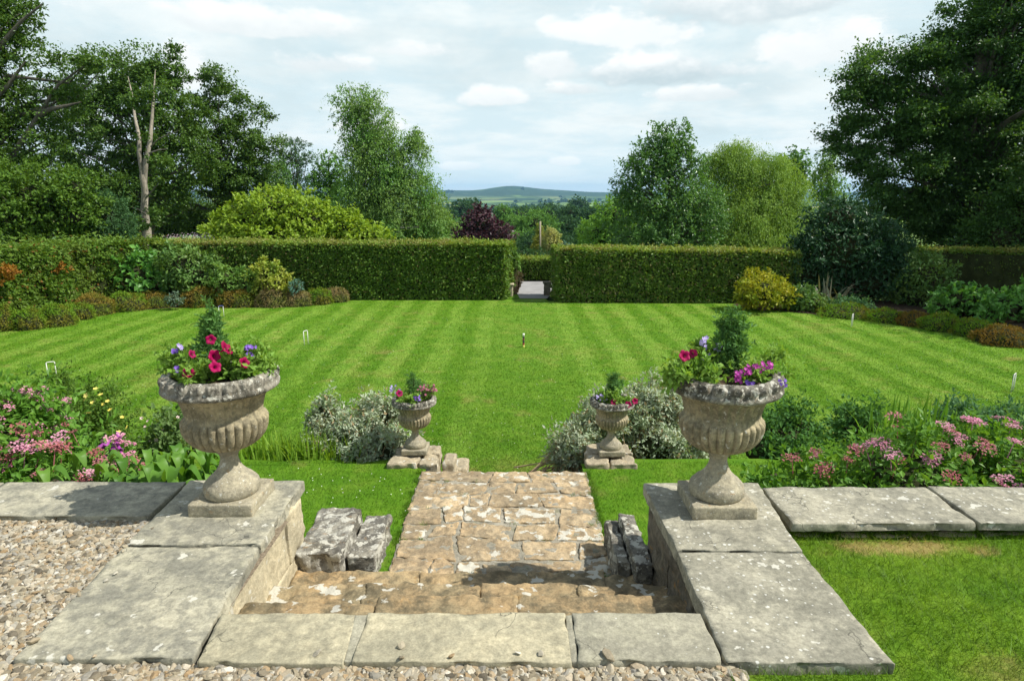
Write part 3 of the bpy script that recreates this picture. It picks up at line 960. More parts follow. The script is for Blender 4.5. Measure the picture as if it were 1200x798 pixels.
def path():
    r = np.random.default_rng(4)
    mb = MB()
    mb.add(*rbox(rect(-0.735, 0.60, 3.16, 4.84), -0.66, GT_Z + 0.007, 0.018, 0.006, 0.012, 14.0, 3), mi=1)
    rows = [3.19, 3.40, 3.56, 3.80, 3.99, 4.22, 4.43, 4.66, 4.84]
    ph = r.uniform(0, 6, (9, 3))
    for q in range(len(rows) - 1):
        def wav(k, x):
            if k in (0, 8):
                return rows[k]
            return rows[k] + 0.034 * math.sin(x * 4.2 + ph[k, 0]) + 0.022 * math.sin(x * 11 + ph[k, 1])
        x = -0.735
        prev = 0.0
        while x < 0.59:
            w = r.uniform(0.14, 0.46) if q not in (0, 7) else r.uniform(0.28, 0.6)
            if 0.60 - x - w < 0.13:
                w = 0.60 - x
            tilt = r.uniform(-0.05, 0.05) if x + w < 0.58 else 0.0
            g = r.uniform(0.006, 0.014)
            x1 = x + w
            c = [(x + g - prev * .5, wav(q, x) + g), (x1 - g - tilt * .5, wav(q, x1) + g), (x1 - g + tilt * .5, wav(q + 1, x1) - g), (x + g + prev * .5, wav(q + 1, x) - g)]
            prev = tilt
            c = [(min(max(a + r.normal() * .006, -0.745), 0.612), min(b + r.normal() * .006, 4.85)) for a, b in c]
            mb.add(*rbox(c, -0.66, GT_Z + 0.013 + r.uniform(-0.003, 0.004), 0.014, 0.006, 0.013, 15.0, 100 + q * 9 + int(x * 20)), mi=0)
            x = x1
    build('path', mb, [S_FLAG, S_MORT], smooth=True, kind='structure')


path()

# stepped cheek stones where the flight narrows to the path
for nm, c, z0, z1, sd, lab in (
        ('cheek_stone', rect(-1.205, -0.950, 3.225, 3.76), -0.66, -0.345, 1, 'taller lichen-crusted grey block beside the left pier wall'),
        ('cheek_stone', rect(-0.944, -0.785, 3.34, 3.84), -0.66, -0.435, 2, 'lower lichen-crusted grey block at left edge of the path'),
        ('cheek_stone', rect(0.664, 0.758, 3.12, 3.68), -0.66, -0.345, 3, 'thin upright stone against the right pier wall'),
        ('cheek_stone', rect(0.585, 0.656, 3.23, 3.70), -0.66, -0.405, 4, 'lower thin upright stone at right edge of the path')):
    build(nm, MB().add(*rbox(c, z0, z1, 0.014, 0.006, 0.015, 13.0, 200 + sd, chip=.02)), [S_LICH], None, True, (sum(p[0] for p in c) / 4, c[0][1] + .2, z0), lab, 'stone block', 'stepped stones beside the flight')

# low piers at the head of the second flight
for x0, x1, lab in ((-1.02, -0.605, 'low lichened stone pier left of the path under a small urn'), (0.60, 1.02, 'low lichened stone pier right of the path under a small urn')):
    pr = empty('low_pier', ((x0 + x1) / 2, 5.1, LAWN_Z), lab, 'pier', 'low piers at the end of the path')
    mb = MB()
    xm = x0 + 0.24 if x0 < 0 else x0 + 0.19
    mb.add(*rbox([(x0, 4.92), (xm, 4.92), (xm + .02, 5.12), (x0 + .02, 5.12)], -0.75, GT_Z + 0.045, 0.02, 0.012, 0.018, 12, 7, chip=.02))
    mb.add(*rbox([(xm + 0.012, 4.92), (x1, 4.92), (x1 - .01, 5.12), (xm + 0.03, 5.12)], -0.75, GT_Z + 0.04, 0.02, 0.012, 0.018, 12, 8, chip=.02))
    mb.add(*rbox([(x0 + .02, 5.13), (x1, 5.13), (x1 - .02, 5.34), (x0 + .05, 5.34)], -0.75, GT_Z + 0.05, 0.02, 0.012, 0.018, 12, 9, chip=.02))
    build('cap_stone', mb, [S_PIER], pr, True)
    build('masonry', masonry(x0 + .03, x1 - .03, 4.96, 5.32, LAWN_Z - .05, -0.74, 0, 33 if x0 < 0 else 34, 3), [S_PIER], pr, True)
ls = empty('lower_steps', (-0.05, 5.2, LAWN_Z), 'second flight of worn steps dropping from the path to the lawn', 'steps')
for i in range(4):
    build('tread', MB().add(*rbox(rect(-0.60, 0.585, 4.84 + i * 0.27, 5.16 + i * 0.27), LAWN_Z - .05, -0.74 - i * 0.14, 0.04, 0.025, 0.014, 9, 300 + i)), [S_PIER], ls, True)
for i, (a, b, y0, y1, z, lab) in enumerate(((-0.598, -0.48, 5.12, 5.36, -0.64, 'white lichened stone beside the small left urn pier'), (-0.56, -0.40, 5.37, 5.62, -0.80, 'lowest white stone of the cheek beyond the small left urn'))):
    build('cheek_stone', MB().add(*rbox(rect(a, b, y0, y1), LAWN_Z - .05, z, 0.03, 0.025, 0.02, 9, 320 + i)), [S_PIER], None, True, (a, y0, LAWN_Z), lab, 'stone block', 'stepped stones beside the flight')


# ------------------------------------------------------------------ loose gravel
def pebble_protos(r, n=26):
    import bmesh
    out = []
    for q in range(n):
        bm = bmesh.new()
        bmesh.ops.create_icosphere(bm, subdivisions=2, radius=1.0)
        V = np.array([v.co[:] for v in bm.verts])
        F = np.array([[v.index for v in f.verts] for f in bm.faces])
        bm.free()
        V = V * (1 + 0.30 * fbm(V + q * 9.1, 0.9, 2))[:, None]
        V = np.sign(V) * np.abs(V) ** r.uniform(0.62, 1.0)
        V = V * (1 + 0.18 * fbm(V + q * 5.7, 2.2, 2))[:, None]
        for _ in range(7):
            pn = unit(r.normal(size=3))
            dd = r.uniform(.50, .80)
            s = V @ pn - dd
            V = V - np.where(s > 0, s, 0)[:, None] * pn
        out.append((V, F))
    return out


def gravel():
    r = np.random.default_rng(21)
    protos = pebble_protos(r)
    pts = []
    while len(pts) < 21000:
        x, y = r.uniform(-3.6, 0.80), r.uniform(1.55, 3.02)
        if x > -1.74 - 0.02 * (y - 2) and y > 1.99:
            continue
        if x > -1.9 and y < 1.72:
            continue
        zc = y
        if abs(x) > 0.82 * y * 1.08 + 0.15:
            continue
        pts.append((x, y))
    V, F, n = [], [], 0
    n0 = len(pts)
    pts += [(r.uniform(-1.7, 0.7), 1.97 + abs(r.normal()) * .03) for _ in range(9)] + [(r.uniform(-1.80, -1.70), r.uniform(2.0, 2.9)) for _ in range(10)]
    for q, (x, y) in enumerate(pts):
        PV, PF = protos[r.integers(len(protos))]
        s = r.gamma(5, 0.0017) + 0.0035
        if y < 1.98 and x > -1.9:
            s *= 1.25
        s = min(s, 0.027)
        sc = np.array((1.3, 0.95, 0.62)) * s * r.uniform(0.75, 1.2, 3)
        a, b, c = r.uniform(0, 6.28), r.normal() * 0.35, r.normal() * 0.35
        ca, sa = math.cos(a), math.sin(a)
        cb, sb = math.cos(b), math.sin(b)
        cc, s2 = math.cos(c), math.sin(c)
        Rz = np.array(((ca, -sa, 0), (sa, ca, 0), (0, 0, 1)))
        Rx = np.array(((1, 0, 0), (0, cb, -sb), (0, sb, cb)))
        Ry = np.array(((cc, 0, s2), (0, 1, 0), (-s2, 0, cc)))
        V.append((PV * sc) @ (Rz @ Rx @ Ry).T + np.array((x, y, GRAV_Z - 0.004 + r.uniform(0, 0.015) if q < n0 else 0.004 + sc[2] * .4)))
        F.append(PF + n)
        n += len(PV)
    m, k, out = new_mat('pebbles')
    geo = k.n('ShaderNodeNewGeometry')
    tc = k.n('ShaderNodeTexCoord')
    col = k.ramp(geo.outputs['Random Per Island'], [(0.0, (0.10, 0.085, 0.06)), (0.14, (0.22, 0.185, 0.125)), (0.32, (0.33, 0.29, 0.205)), (0.44, (0.27, 0.185, 0.095)), (0.56, (0.38, 0.34, 0.255)), (0.72, (0.21, 0.195, 0.165)), (0.84, (0.45, 0.42, 0.335)), (0.93, (0.29, 0.215, 0.125)), (1.0, (0.56, 0.53, 0.45))])
    col = k.mix(0.75, col, k.ramp(k.noise(tc.outputs['Object'], 140.0, 4.0, 0.7), [(0.25, 0.65), (0.75, 1.25)]), 'MULTIPLY')
    p = k.n('ShaderNodeBsdfPrincipled')
    k.put(p.inputs['Base Color'], col)
    p.inputs['Roughness'].default_value = 0.7
    p.inputs['Specular IOR Level'].default_value = 0.3
    k.t.links.new(p.outputs[0], out.inputs[0])
    build('gravel', (np.concatenate(V), np.concatenate(F)), [m], smooth=False, kind='stuff')


gravel()


# ------------------------------------------------------------------ grass blades
def border_y(P, xs):
    P = np.array(sorted([tuple(p) for p in P]))
    return np.interp(xs, P[:, 0], P[:, 1])


def blades(name, X, Y, Z, h, w, mat, r, lean=0.5, stripe=False):
    n = len(X)
    an = r.uniform(0, 2 * math.pi, n)
    hh = h * (0.55 + 0.8 * r.random(n))
    ww = w * (0.7 + 0.6 * r.random(n))
    base = np.stack([X, Y, Z], -1)
    side = np.stack([np.cos(an), np.sin(an), np.zeros(n)], -1)
    ln = r.normal(size=(n, 2)) * lean
    tip = base + np.stack([ln[:, 0] * hh, ln[:, 1] * hh, hh], -1)
    V = np.stack([base - side * ww[:, None] / 2, base + side * ww[:, None] / 2, tip], 1).reshape(-1, 3)
    F = np.arange(len(V)).reshape(-1, 3)
    return build(name, (V, F), [mat], kind='stuff')


def all_grass():
    r = np.random.default_rng(31)
    # terrace grass, right foreground
    n = 60000
    X, Y = r.uniform(0.75, 3.7, n), r.uniform(1.5, 3.01, n)
    ok = ((X > 1.335) | (Y < 1.955)) & (X < 0.9 * Y + 0.9)
    worn = np.exp(-((X - 1.95) / 0.35) ** 2 - ((Y - 2.86) / 0.10) ** 2)
    ok &= r.random(n) > worn * 0.9
    X, Y = X[ok], Y[ok]
    blades('grass', X, Y, lawn_z(X, Y) - 0.016, 0.046, 0.0040, M_TURFNB, r, 0.75)
    # grass terrace
    n = 95000
    X, Y = r.uniform(-4.6, 4.6, n), r.uniform(3.37, 5.06, n)
    ok = ((X < -0.725) | (X > 0.585)) & ((np.abs(X) < 2.6) | (Y > 4.3))
    ok &= ~((Y > 4.90) & (((X > -1.03) & (X < 0)) | ((X < 1.03) & (X > 0))))
    ok &= ~((Y < 3.87) & (X > -1.21) & (X < -0.765)) & ~((Y < 3.72) & (X < 0.77) & (X > 0))
    X, Y = X[ok], Y[ok]
    blades('grass', X, Y, np.full(len(X), GT_Z - 0.003), 0.021, 0.0042, M_TURFB, r, 0.6)
    # tufts over the path edges and in a few joints
    n = 2600
    e = r.integers(0, 2, n)
    X = np.where(e == 0, -0.742, 0.604) + r.normal(size=n) * 0.012
    Y = r.uniform(3.72, 4.86, n)
    keep = fbm(np.c_[X, Y, X * 0], 9.0, 2) > -0.12
    X, Y = X[keep], Y[keep]
    jx, jy = r.uniform(-.7, .57, 26), r.choice([3.40, 3.80, 3.99, 4.22, 4.43, 4.66], 26)
    X = np.concatenate([X, np.repeat(jx, 14) + r.normal(size=26 * 14) * .012])
    Y = np.concatenate([Y, np.repeat(jy, 14) + r.normal(size=26 * 14) * .008])
    blades('grass', X, Y, np.full(len(X), GT_Z + 0.002), 0.026, 0.0042, M_TURFB, r, 0.8)
    # main lawn, thinner with distance
    n = 420000
    u = r.random(n)
    Y = 1 / (1 / 6.2 + u * (1 / 18.0 - 1 / 6.2))
    X = r.uniform(-1, 1, n) * (0.86 * Y + 0.3)
    ok = (Y < 17.45)
    ok &= ~((X < LB[-1][0]) & (Y > border_y(LB, X) - 0.03)) & ~((X > RB[0][0]) & (Y > border_y(RB, X) - 0.03))
    X, Y = X[ok], Y[ok]
    blades('grass', X, Y, np.full(len(X), LAWN_Z - 0.002), 0.020, 0.0011 * Y, M_LAWNB, r, 0.7)
    # daisies in the turf
    n = 900
    X = r.uniform(-1, 1, n) * 9
    Y = 1 / (1 / 6.3 + r.random(n) * (1 / 15.0 - 1 / 6.3))
    n2 = 130
    X = np.concatenate([X, r.uniform(-3.0, -0.75, n2)])
    Y = np.concatenate([Y, r.uniform(3.7, 4.9, n2)])
    Z = np.where(Y > 5.5, LAWN_Z + 0.016, GT_Z + 0.016)
    keep = ~((X < LB[-1][0]) & (Y > border_y(LB, X) - 0.1)) & (fbm(np.stack([X, Y, Z], -1), 0.35, 2) > -0.05)
    X, Y, Z = X[keep], Y[keep], Z[keep]
    P = np.stack([X, Y, Z], -1)
    D = np.stack([np.ones(len(X)), np.zeros(len(X)), np.zeros(len(X))], -1)
    N = np.tile((0.0, -0.3, 1.0), (len(X), 1))
    V, F = leaf_quads(P, D, N, 0.007 + 0.0003 * Y, 0.007 + 0.0003 * Y, 0.05)
    build('daisies', (V, F), [plain_mat('daisy_white', (0.75, 0.75, 0.68), 0.6)], kind='stuff')


all_grass()

# ------------------------------------------------------------------ stone urns
def reshape(V, b):
    V = V.copy()
    V[:, :2] = b[:2] + (V[:, :2] - b[:2]) * 0.892
    z = V[:, 2] - b[2]
    V[:, 2] = b[2] + z + np.maximum(z - 0.068, 0) * 0.095
    return V


def make_urn(loc, label, rot=0.0):
    t = empty('garden_urn', loc, label, 'urn', 'stone urns with bedding plants')
    b = np.array(loc, float)
    build('plinth', MB().add(*rbox([(b[0] - .162, b[1] - .162), (b[0] + .162, b[1] - .162), (b[0] + .162, b[1] + .162), (b[0] - .162, b[1] + .162)], b[2], b[2] + .068, 0.02, 0.008, 0.004, 14, 3)), [S_FOOT], t, True)
    foot = [(0.10, .064), (0.148, .066), (0.156, .078), (0.158, .098), (0.153, .118), (0.142, .130), (0.134, .133), (0.131, .139), (0.124, .146), (0.108, .156), (0.088, .172), (0.070, .190), (0.057, .212), (0.050, .236), (0.0495, .252), (0.056, .266), (0.068, .276), (0.076, .284), (0.078, .292), (0.074, .300), (0.066, .304)]
    V, F = lathe(foot, 72, b)
    V[:, :2] = b[:2] + (V[:, :2] - b[:2]) * (1 + 0.018 * fbm(V * 1.0, 9.0))[:, None]
    V = reshape(V, b)
    build('foot', (V, F), [S_FOOT], t, True)
    # gadrooned bowl
    lob = 30
    prof, depth = [], []
    for a in np.linspace(0, 1, 15):                        # round lower bowl
        prof.append((0.066 + (0.236 - 0.066) * math.sin(a * math.pi / 2) ** 0.9, 0.298 + 0.128 * (1 - math.cos(a * math.pi / 2) ** 1.0)))
        depth.append(0.105 * min(1, a * 2.2))
    for r_, z_, d_ in ((0.2375, .432, .105), (0.236, .440, .10), (0.230, .448, .08), (0.221, .454, .05), (0.212, .458, 0.0), (0.2095, .463, 0.0), (0.209, .470, .03), (0.2115, .486, .065), (0.217, .506, .07), (0.226, .530, .068), (0.237, .552, .055), (0.251, .572, .022), (0.262, .583, .008), (0.266, .588, 0)):
        prof.append((r_, z_))
        depth.append(d_)
    nl = 15

    def mod(an, i):
        c = np.abs(np.cos(an * lob / 2))
        if i <= nl + 3:
            return 1 - depth[i] * (1 - c ** 0.55)
        return 1 - depth[i] * c ** 0.8
    V, F = lathe(prof, lob * 10, b, mod)
    V[:, :2] = b[:2] + (V[:, :2] - b[:2]) * (1 + 0.012 * fbm(V, 11.0))[:, None]
    V = reshape(V, b)
    build('bowl', (V, F), [S_URN], t, True)
    # rim: rolled lip with an egg-like row of carved rosettes
    rp = [(0.255, .580), (0.285, .584), (0.304, .588), (0.313, .594), (0.316, .602), (0.314, .610), (0.308, .616), (0.303, .620), (0.301, .628), (0.298, .638), (0.293, .647), (0.286, .654), (0.277, .660), (0.268, .664), (0.258, .665), (0.249, .662), (0.245, .650), (0.243, .62), (0.240, .59)]
    segs = 384
    V, F = lathe(rp, segs, b)
    an = np.arctan2(V[:, 1] - b[1], V[:, 0] - b[0])
    zz = V[:, 2] - b[2]
    no = 22
    ph = (an * no / (2 * math.pi)) % 1.0 - 0.5
    vert = (zz - 0.636) / 0.020
    rr = np.sqrt((ph * 2.35) ** 2 + vert ** 2)
    band = (zz > 0.612) & (zz < 0.662) & (np.hypot(V[:, 0] - b[0], V[:, 1] - b[1]) > 0.262)
    bump = np.where(band, 0.024 * np.exp(-((rr - 0.62) / 0.24) ** 2) + 0.018 * np.exp(-(rr / 0.25) ** 2) - 0.006 * np.exp(-((np.abs(ph) - 0.5) / 0.07) ** 2), 0)
    rough = 0.006 * fbm(V, 26.0, 3) + 0.007 * fbm(V + 3.3, 7.0, 2)
    outw = np.stack([np.cos(an), np.sin(an), np.full(len(an), 0.8)], -1) / 1.28
    V = V + outw * (bump + rough)[:, None]
    V = reshape(V, b)
    build('rim', (V, F), [S_URNRIM], t, True)
    so = [(0.001, .646), (0.12, .644), (0.2, .636), (0.243, .628)]
    V, F = lathe(so, 40, b)
    V[:, 2] += 0.02 * fbm(V, 16.0)
    V = reshape(V, b)
    build('potting_soil', (V, F), [M_SOIL], t, True)
    return t


M_CONIF = leaf_mat('dwarf_conifer_leaf', (0.07, 0.17, 0.055), (0.14, 0.28, 0.075), (0.10, 0.23, 0.05), 0.25, 0.55, 0.2, nfreq=18)
M_PETF = leaf_mat('petunia_leaf', (0.14, 0.27, 0.04), (0.25, 0.39, 0.085), (0.18, 0.34, 0.05), 0.35, 0.5, 0.25, nfreq=14)
M_STEMG = plain_mat('green_stem', (0.13, 0.21, 0.055), 0.6, 0.3)
M_TWIG = plain_mat('twig_bark', (0.17, 0.115, 0.075), 0.85, 0.15)


def petal_mat(name, a, b, trans=0.3, eye=None):
    m, k, out = new_mat(name)
    tc = k.n('ShaderNodeTexCoord')
    oi = k.n('ShaderNodeObjectInfo')
    col = k.mix(oi.outputs['Random'], a, b)
    if eye:
        ln = k.n('ShaderNodeVectorMath', operation='LENGTH')
        k.put(ln.inputs[0], tc.outputs['Object'])
        col = k.mix(k.sstep(ln.outputs['Value'], eye[1], eye[1] * 0.3), col, eye[0])
    p = k.n('ShaderNodeBsdfPrincipled')
    k.put(p.inputs['Base Color'], col)
    p.inputs['Roughness'].default_value = 0.55
    p.inputs['Specular IOR Level'].default_value = 0.2
    tr = k.n('ShaderNodeBsdfTranslucent')
    k.put(tr.inputs[0], col)
    mx = k.n('ShaderNodeMixShader')
    mx.inputs[0].default_value = trans
    k.t.links.new(p.outputs[0], mx.inputs[1])
    k.t.links.new(tr.outputs[0], mx.inputs[2])
    k.t.links.new(mx.outputs[0], out.inputs[0])
    return m


M_CRIM = petal_mat('petunia_crimson', (0.29, 0.001, 0.055), (0.38, 0.002, 0.09), 0.3, ((0.10, 0.0, 0.03), 0.013))
M_DCRIM = petal_mat('petunia_dark', (0.25, 0.006, 0.06), (0.33, 0.008, 0.09), 0.3, ((0.06, 0.0, 0.02), 0.013))
M_VIOL = petal_mat('violet_petal', (0.22, 0.10, 0.55), (0.28, 0.14, 0.62), 0.3, ((0.5, 0.45, 0.6), 0.003))
M_LILAC = petal_mat('lilac_petal', (0.46, 0.38, 0.72), (0.54, 0.45, 0.76), 0.3)
M_MAG = petal_mat('magenta_petal', (0.50, 0.04, 0.38), (0.60, 0.09, 0.45), 0.3, ((0.8, 0.5, 0.7), 0.003))
M_ROSE = petal_mat('dusky_rose_petal', (0.42, 0.13, 0.20), (0.5, 0.2, 0.25), 0.3)


def petunia_mesh(mat, r=0.031):
    prof = [(0.10, -0.85), (0.13, -0.5), (0.22, -0.22), (0.42, -0.02), (0.72, 0.10), (0.95, 0.10), (1.0, 0.06)]

    def mod(an, i):
        lo = 0.5 + 0.5 * np.cos(an * 5)
        return 1 - (0.0, 0.0, 0.03, 0.08, 0.13, 0.16, 0.17)[i] * (1 - lo) ** 1.5
    V, F = lathe([(a * r, b * r) for a, b in prof], 40, (0, 0, 0), mod)
    an = np.arctan2(V[:, 1], V[:, 0])
    rad = np.hypot(V[:, 0], V[:, 1]) / r
    V[:, 2] += r * 0.09 * np.cos(an * 5) * rad ** 2 + r * 0.05 * np.sin(an * 11) * rad ** 2
    return mesh_arrays('flower', V, F, mat, None, True)


def small_flower_mesh(mat, r=0.012, petals=5):
    V, F, n = [], [], 0
    for q in range(petals):
        a = q * 2 * math.pi / petals
        d = np.array((math.cos(a), math.sin(a), 0.25))
        v, f = leaf_quads(np.zeros((1, 3)), d[None], np.array(((0, 0, 1.0),)), r, r * 0.9, 0.1)
        V.append(v)
        F.append(f + n)
        n += len(v)
    return mesh_arrays('flower', np.concatenate(V), np.concatenate(F), mat)


def put_flower(me, root, p, face, scale=1.0, name='flower', roll=0.0):
    o = bpy.data.objects.new(name, me)
    COL.objects.link(o)
    o.parent = root
    o.location = tuple(np.array(p) - root_loc(root))
    q = Vector(face).to_track_quat('Z', 'Y')
    o.rotation_mode = 'QUATERNION'
    from mathutils import Quaternion
    o.rotation_quaternion = q @ Quaternion((0, 0, 1), roll)
    o.scale = (scale,) * 3
    return o


def conifer(base, h, r, label, seed, shape=1.0, n=4200):
    g = np.random.default_rng(seed)
    t = empty('dwarf_conifer', base, label, 'dwarf conifer', 'dwarf conifers planted in the urns')
    b = np.array(base)
    build('stem', MB().add(*tube([b, b + (0, 0, h * .5), b + (0.004, 0, h * .95)], [0.009, 0.006, 0.002], 6)), [M_TWIG], t)
    k = h / 0.3
    if shape > 1:
        lay = ((.22, .80), (.40, 1.0), (.60, .95), (.78, .70), (.92, .34))
    else:
        lay = ((.14, .95), (.30, .85), (.48, .62), (.66, .42), (.82, .24), (.94, .12))
    ells = [(b + np.array((g.normal() * r * .10, g.normal() * r * .10, q * h)), np.array((r * w, r * w, h * .16))) for q, w in lay]
    V, F, _ = foliage(ells, n, 0.026 * k, 0.0075 * k, 75, r * .42, g, lps=10, up=1.0, out=.55, nup=.1, nout=.9, shell=2.6, fill=.2, jit=.07)
    build('foliage', (V, F), [M_CONIF], t)
    return t


def urn_plant(name, cat, label, base, spots, r, h, n, L, seed, flowers=(), mat=None, wide=1.0, pts=None, group=None):
    """bushy bedding plant over the rim with single flowers; flowers: (mesh, world point, scale)"""
    g = np.random.default_rng(seed)
    t = empty(name, base, label, cat, group)
    ells = [(np.array(base) + np.array((dx, dy, dz)), np.array((r * wide, r, h))) for dx, dy, dz in spots]
    V, F, C = foliage(ells, n, L, L * 0.5, max(8, len(spots) * 7), r * 0.55, g, lps=7, up=0.5, out=0.7, minz=base[2] - 0.01)
    build('foliage', (V, F), [mat or M_PETF], t)
    mb = MB()
    for c in C[:26]:
        mb.add(*tube([np.array(base), (np.array(base) + c) / 2 + (0, 0, .02), c], [0.003, 0.0022, 0.0014], 5))
    for fl in flowers:
        p = np.array(fl[1])
        mb.add(*tube([np.array(base) * .7 + p * .3, (np.array(base) + p) / 2 + (0, 0, .015), p], [0.0022, 0.0018, 0.0014], 5))
    build('branchwork', mb, [M_STEMG], t)
    for fl in flowers:
        p = np.array(fl[1])
        face = np.array((0, 0, EYE)) - p
        face = face / np.linalg.norm(face) + g.normal(size=3) * 0.35 + np.array((0.25, -0.05, 0.25))
        put_flower(fl[0], t, p, face, fl[2] * g.uniform(0.9, 1.1), roll=g.uniform(0, 6))
    return t


PET_C, PET_D = petunia_mesh(M_CRIM), petunia_mesh(M_DCRIM)
SM_V, SM_L, SM_M, SM_R = small_flower_mesh(M_VIOL), small_flower_mesh(M_LILAC), small_flower_mesh(M_MAG), small_flower_mesh(M_ROSE)
U1, U2 = (-1.47, 3.15, 0.0), (1.065, 3.125, 0.0)
urn = make_urn(U1, 'large weathered stone urn on the left pier, pale rim')
urn2 = copy_tree(urn)
urn2.location = U2
urn2.rotation_euler.z = 1.9
urn2['label'] = 'large weathered stone urn on the right pier'
# the plinths lie square to the piers
for ch in urn2.children:
    if ch.name.startswith('plinth'):
        ch.rotation_euler.z = -1.9
V1, V2 = (-0.815, 5.15, GT_Z + 0.062), (0.83, 5.12, GT_Z + 0.062)
for loc, lab, rz in ((V1, 'small fluted stone urn left of the flagstone path', 0.7), (V2, 'small fluted stone urn right of the flagstone path', 2.6)):
    s = copy_tree(urn)
    s.location = loc
    s.scale = (0.655,) * 3
    s.rotation_euler.z = rz
    s['label'] = lab
    for ch in s.children:
        if ch.name.startswith('plinth'):
            ch.rotation_euler.z = -rz


def cluster(me, px, py, d, n, spread, seed, s=1.0):
    g = np.random.default_rng(seed)
    c = W(px, py, d)
    return [(me, c + g.normal(size=3) * spread, s) for _ in range(n)]


zt = 0.69
# left large urn
conifer((U1[0] - 0.03, U1[1] + 0.02, zt), 0.34, 0.076, 'pointed blue-green dwarf conifer in the large left urn', 5, 0.62)
urn_plant('petunia', 'petunia', 'crimson petunia spilling over the large left urn', (U1[0] + .0, U1[1] - .06, zt), [(-.10, .0, .04), (.0, -.05, .05), (.10, -.02, .055), (.17, .04, .04)], 0.085, 0.085, 2600, 0.034, 6,
          [(PET_C, W(px, py, d), s) for px, py, d, s in ((221, 437, 2.94, 1.05), (265, 408, 2.98, 1.15), (251, 417, 2.96, 1.0), (252, 430, 2.93, .95), (247, 398, 3.02, .85), (286, 425, 3.0, .95))] + [(PET_D, W(225, 415, 3.0), .8)])
urn_plant('trailing_verbena', 'verbena', 'lilac verbena with wispy stems at the left of the large left urn', (U1[0] - .14, U1[1] + .02, zt), [(-.05, .0, .05), (.0, .04, .06)], 0.075, 0.09, 900, 0.03, 7,
          cluster(SM_V, 205, 412, 3.08, 7, .010, 1) + cluster(SM_L, 212, 407, 3.08, 6, .008, 2) + cluster(SM_V, 208, 434, 3.0, 4, .008, 4))
urn_plant('trailing_lobelia', 'lobelia', 'violet lobelia at the right of the large left urn', (U1[0] + .15, U1[1] + .03, zt), [(.03, .0, .07), (.0, -.04, .05)], 0.07, 0.10, 900, 0.028, 8,
          cluster(SM_V, 291, 406, 3.1, 8, .010, 3) + cluster(SM_V, 292, 416, 3.1, 7, .009, 5))
# right large urn
conifer((U2[0] + .02, U2[1] + 0.03, zt), 0.31, 0.074, 'rounded dark green dwarf conifer in the large right urn', 9, 1.35, 5200)
urn_plant('petunia', 'petunia', 'dark crimson petunia at the left of the large right urn', (U2[0] - .13, U2[1] - .02, zt), [(-.06, .0, .05), (.03, -.05, .04), (.0, .03, .08), (-.1, -.05, .02)], 0.085, 0.09, 1900, 0.036, 10,
          [(PET_C, W(802, 417, 3.0), 1.05), (PET_D, W(812, 414, 3.02), .8)])
urn_plant('trailing_verbena', 'verbena', 'lilac verbena left of the conifer in the large right urn', (U2[0] - .09, U2[1] + .05, zt), [(.0, .0, .06), (.03, .0, .1)], 0.06, 0.10, 700, 0.03, 11,
          cluster(SM_L, 825, 402, 3.1, 14, .013, 6) + cluster(SM_L, 842, 404, 3.12, 9, .01, 7) + cluster(SM_V, 828, 416, 3.08, 4, .01, 8))
urn_plant('diascia', 'bedding plant', 'magenta flowered bedding plant at the right of the large right urn', (U2[0] + .13, U2[1] - .03, zt), [(-.05, -.05, .04), (.04, .0, .05), (.12, .03, .05)], 0.08, 0.08, 1300, 0.024, 12,
          cluster(SM_M, 866, 441, 2.98, 15, .013, 9) + cluster(SM_M, 877, 434, 3.0, 15, .015, 10) + cluster(SM_M, 889, 431, 3.0, 8, .013, 15) + cluster(SM_M, 902, 429, 3.02, 9, .012, 11) + cluster(SM_V, 915, 450, 2.98, 14, .014, 12) + cluster(SM_V, 876, 449, 2.95, 5, .008, 13))
# small urns
zs = GT_Z + 0.062 + 0.655 * 0.69
conifer((V1[0] + .0, V1[1] + .01, zs), 0.20, 0.068, 'bushy dwarf conifer in the small left urn', 13, 1.5, 3000)
urn_plant('petunia', 'petunia', 'purple petunia with dark blooms in the small left urn', (V1[0] - .03, V1[1] - .04, zs), [(-.06, .0, .03), (.02, -.03, .03)], 0.06, 0.05, 900, 0.028, 14,
          [(PET_D, W(468, 461, 5.06), .95)] + cluster(SM_V, 489, 467, 5.0, 7, .012, 21) + cluster(SM_L, 460, 455, 5.1, 8, .012, 22) + cluster(SM_L, 467, 458, 5.08, 4, .01, 23))
urn_plant('diascia', 'bedding plant', 'dusky rose bedding plant in the small left urn', (V1[0] + .09, V1[1], zs), [(.0, .0, .05), (.03, .0, .08)], 0.05, 0.07, 700, 0.02, 15, cluster(SM_R, 496, 455, 5.1, 16, .018, 24) + cluster(SM_R, 506, 457, 5.1, 18, .02, 25))
conifer((V2[0] + .01, V2[1] + .02, zs), 0.225, 0.06, 'columnar dwarf conifer in the small right urn', 16, 1.3, 3000)
urn_plant('petunia', 'petunia', 'petunia with three crimson blooms in the small right urn', (V2[0] + .04, V2[1] - .04, zs), [(.05, .0, .03), (-.05, -.02, .03), (-.09, .02, .03)], 0.06, 0.05, 1200, 0.028, 17,
          [(PET_C, W(719, 471, 4.98), .95), (PET_C, W(736, 474, 4.98), .85), (PET_C, W(744, 470, 5.02), 1.0)])
urn_plant('trailing_verbena', 'verbena', 'pale lilac verbena at the left of the small right urn', (V2[0] - .09, V2[1], zs), [(.0, .0, .04)], 0.05, 0.06, 400, 0.024, 18, cluster(SM_L, 704, 465, 5.05, 10, .014, 26) + cluster(SM_L, 710, 467, 5.05, 7, .012, 27))


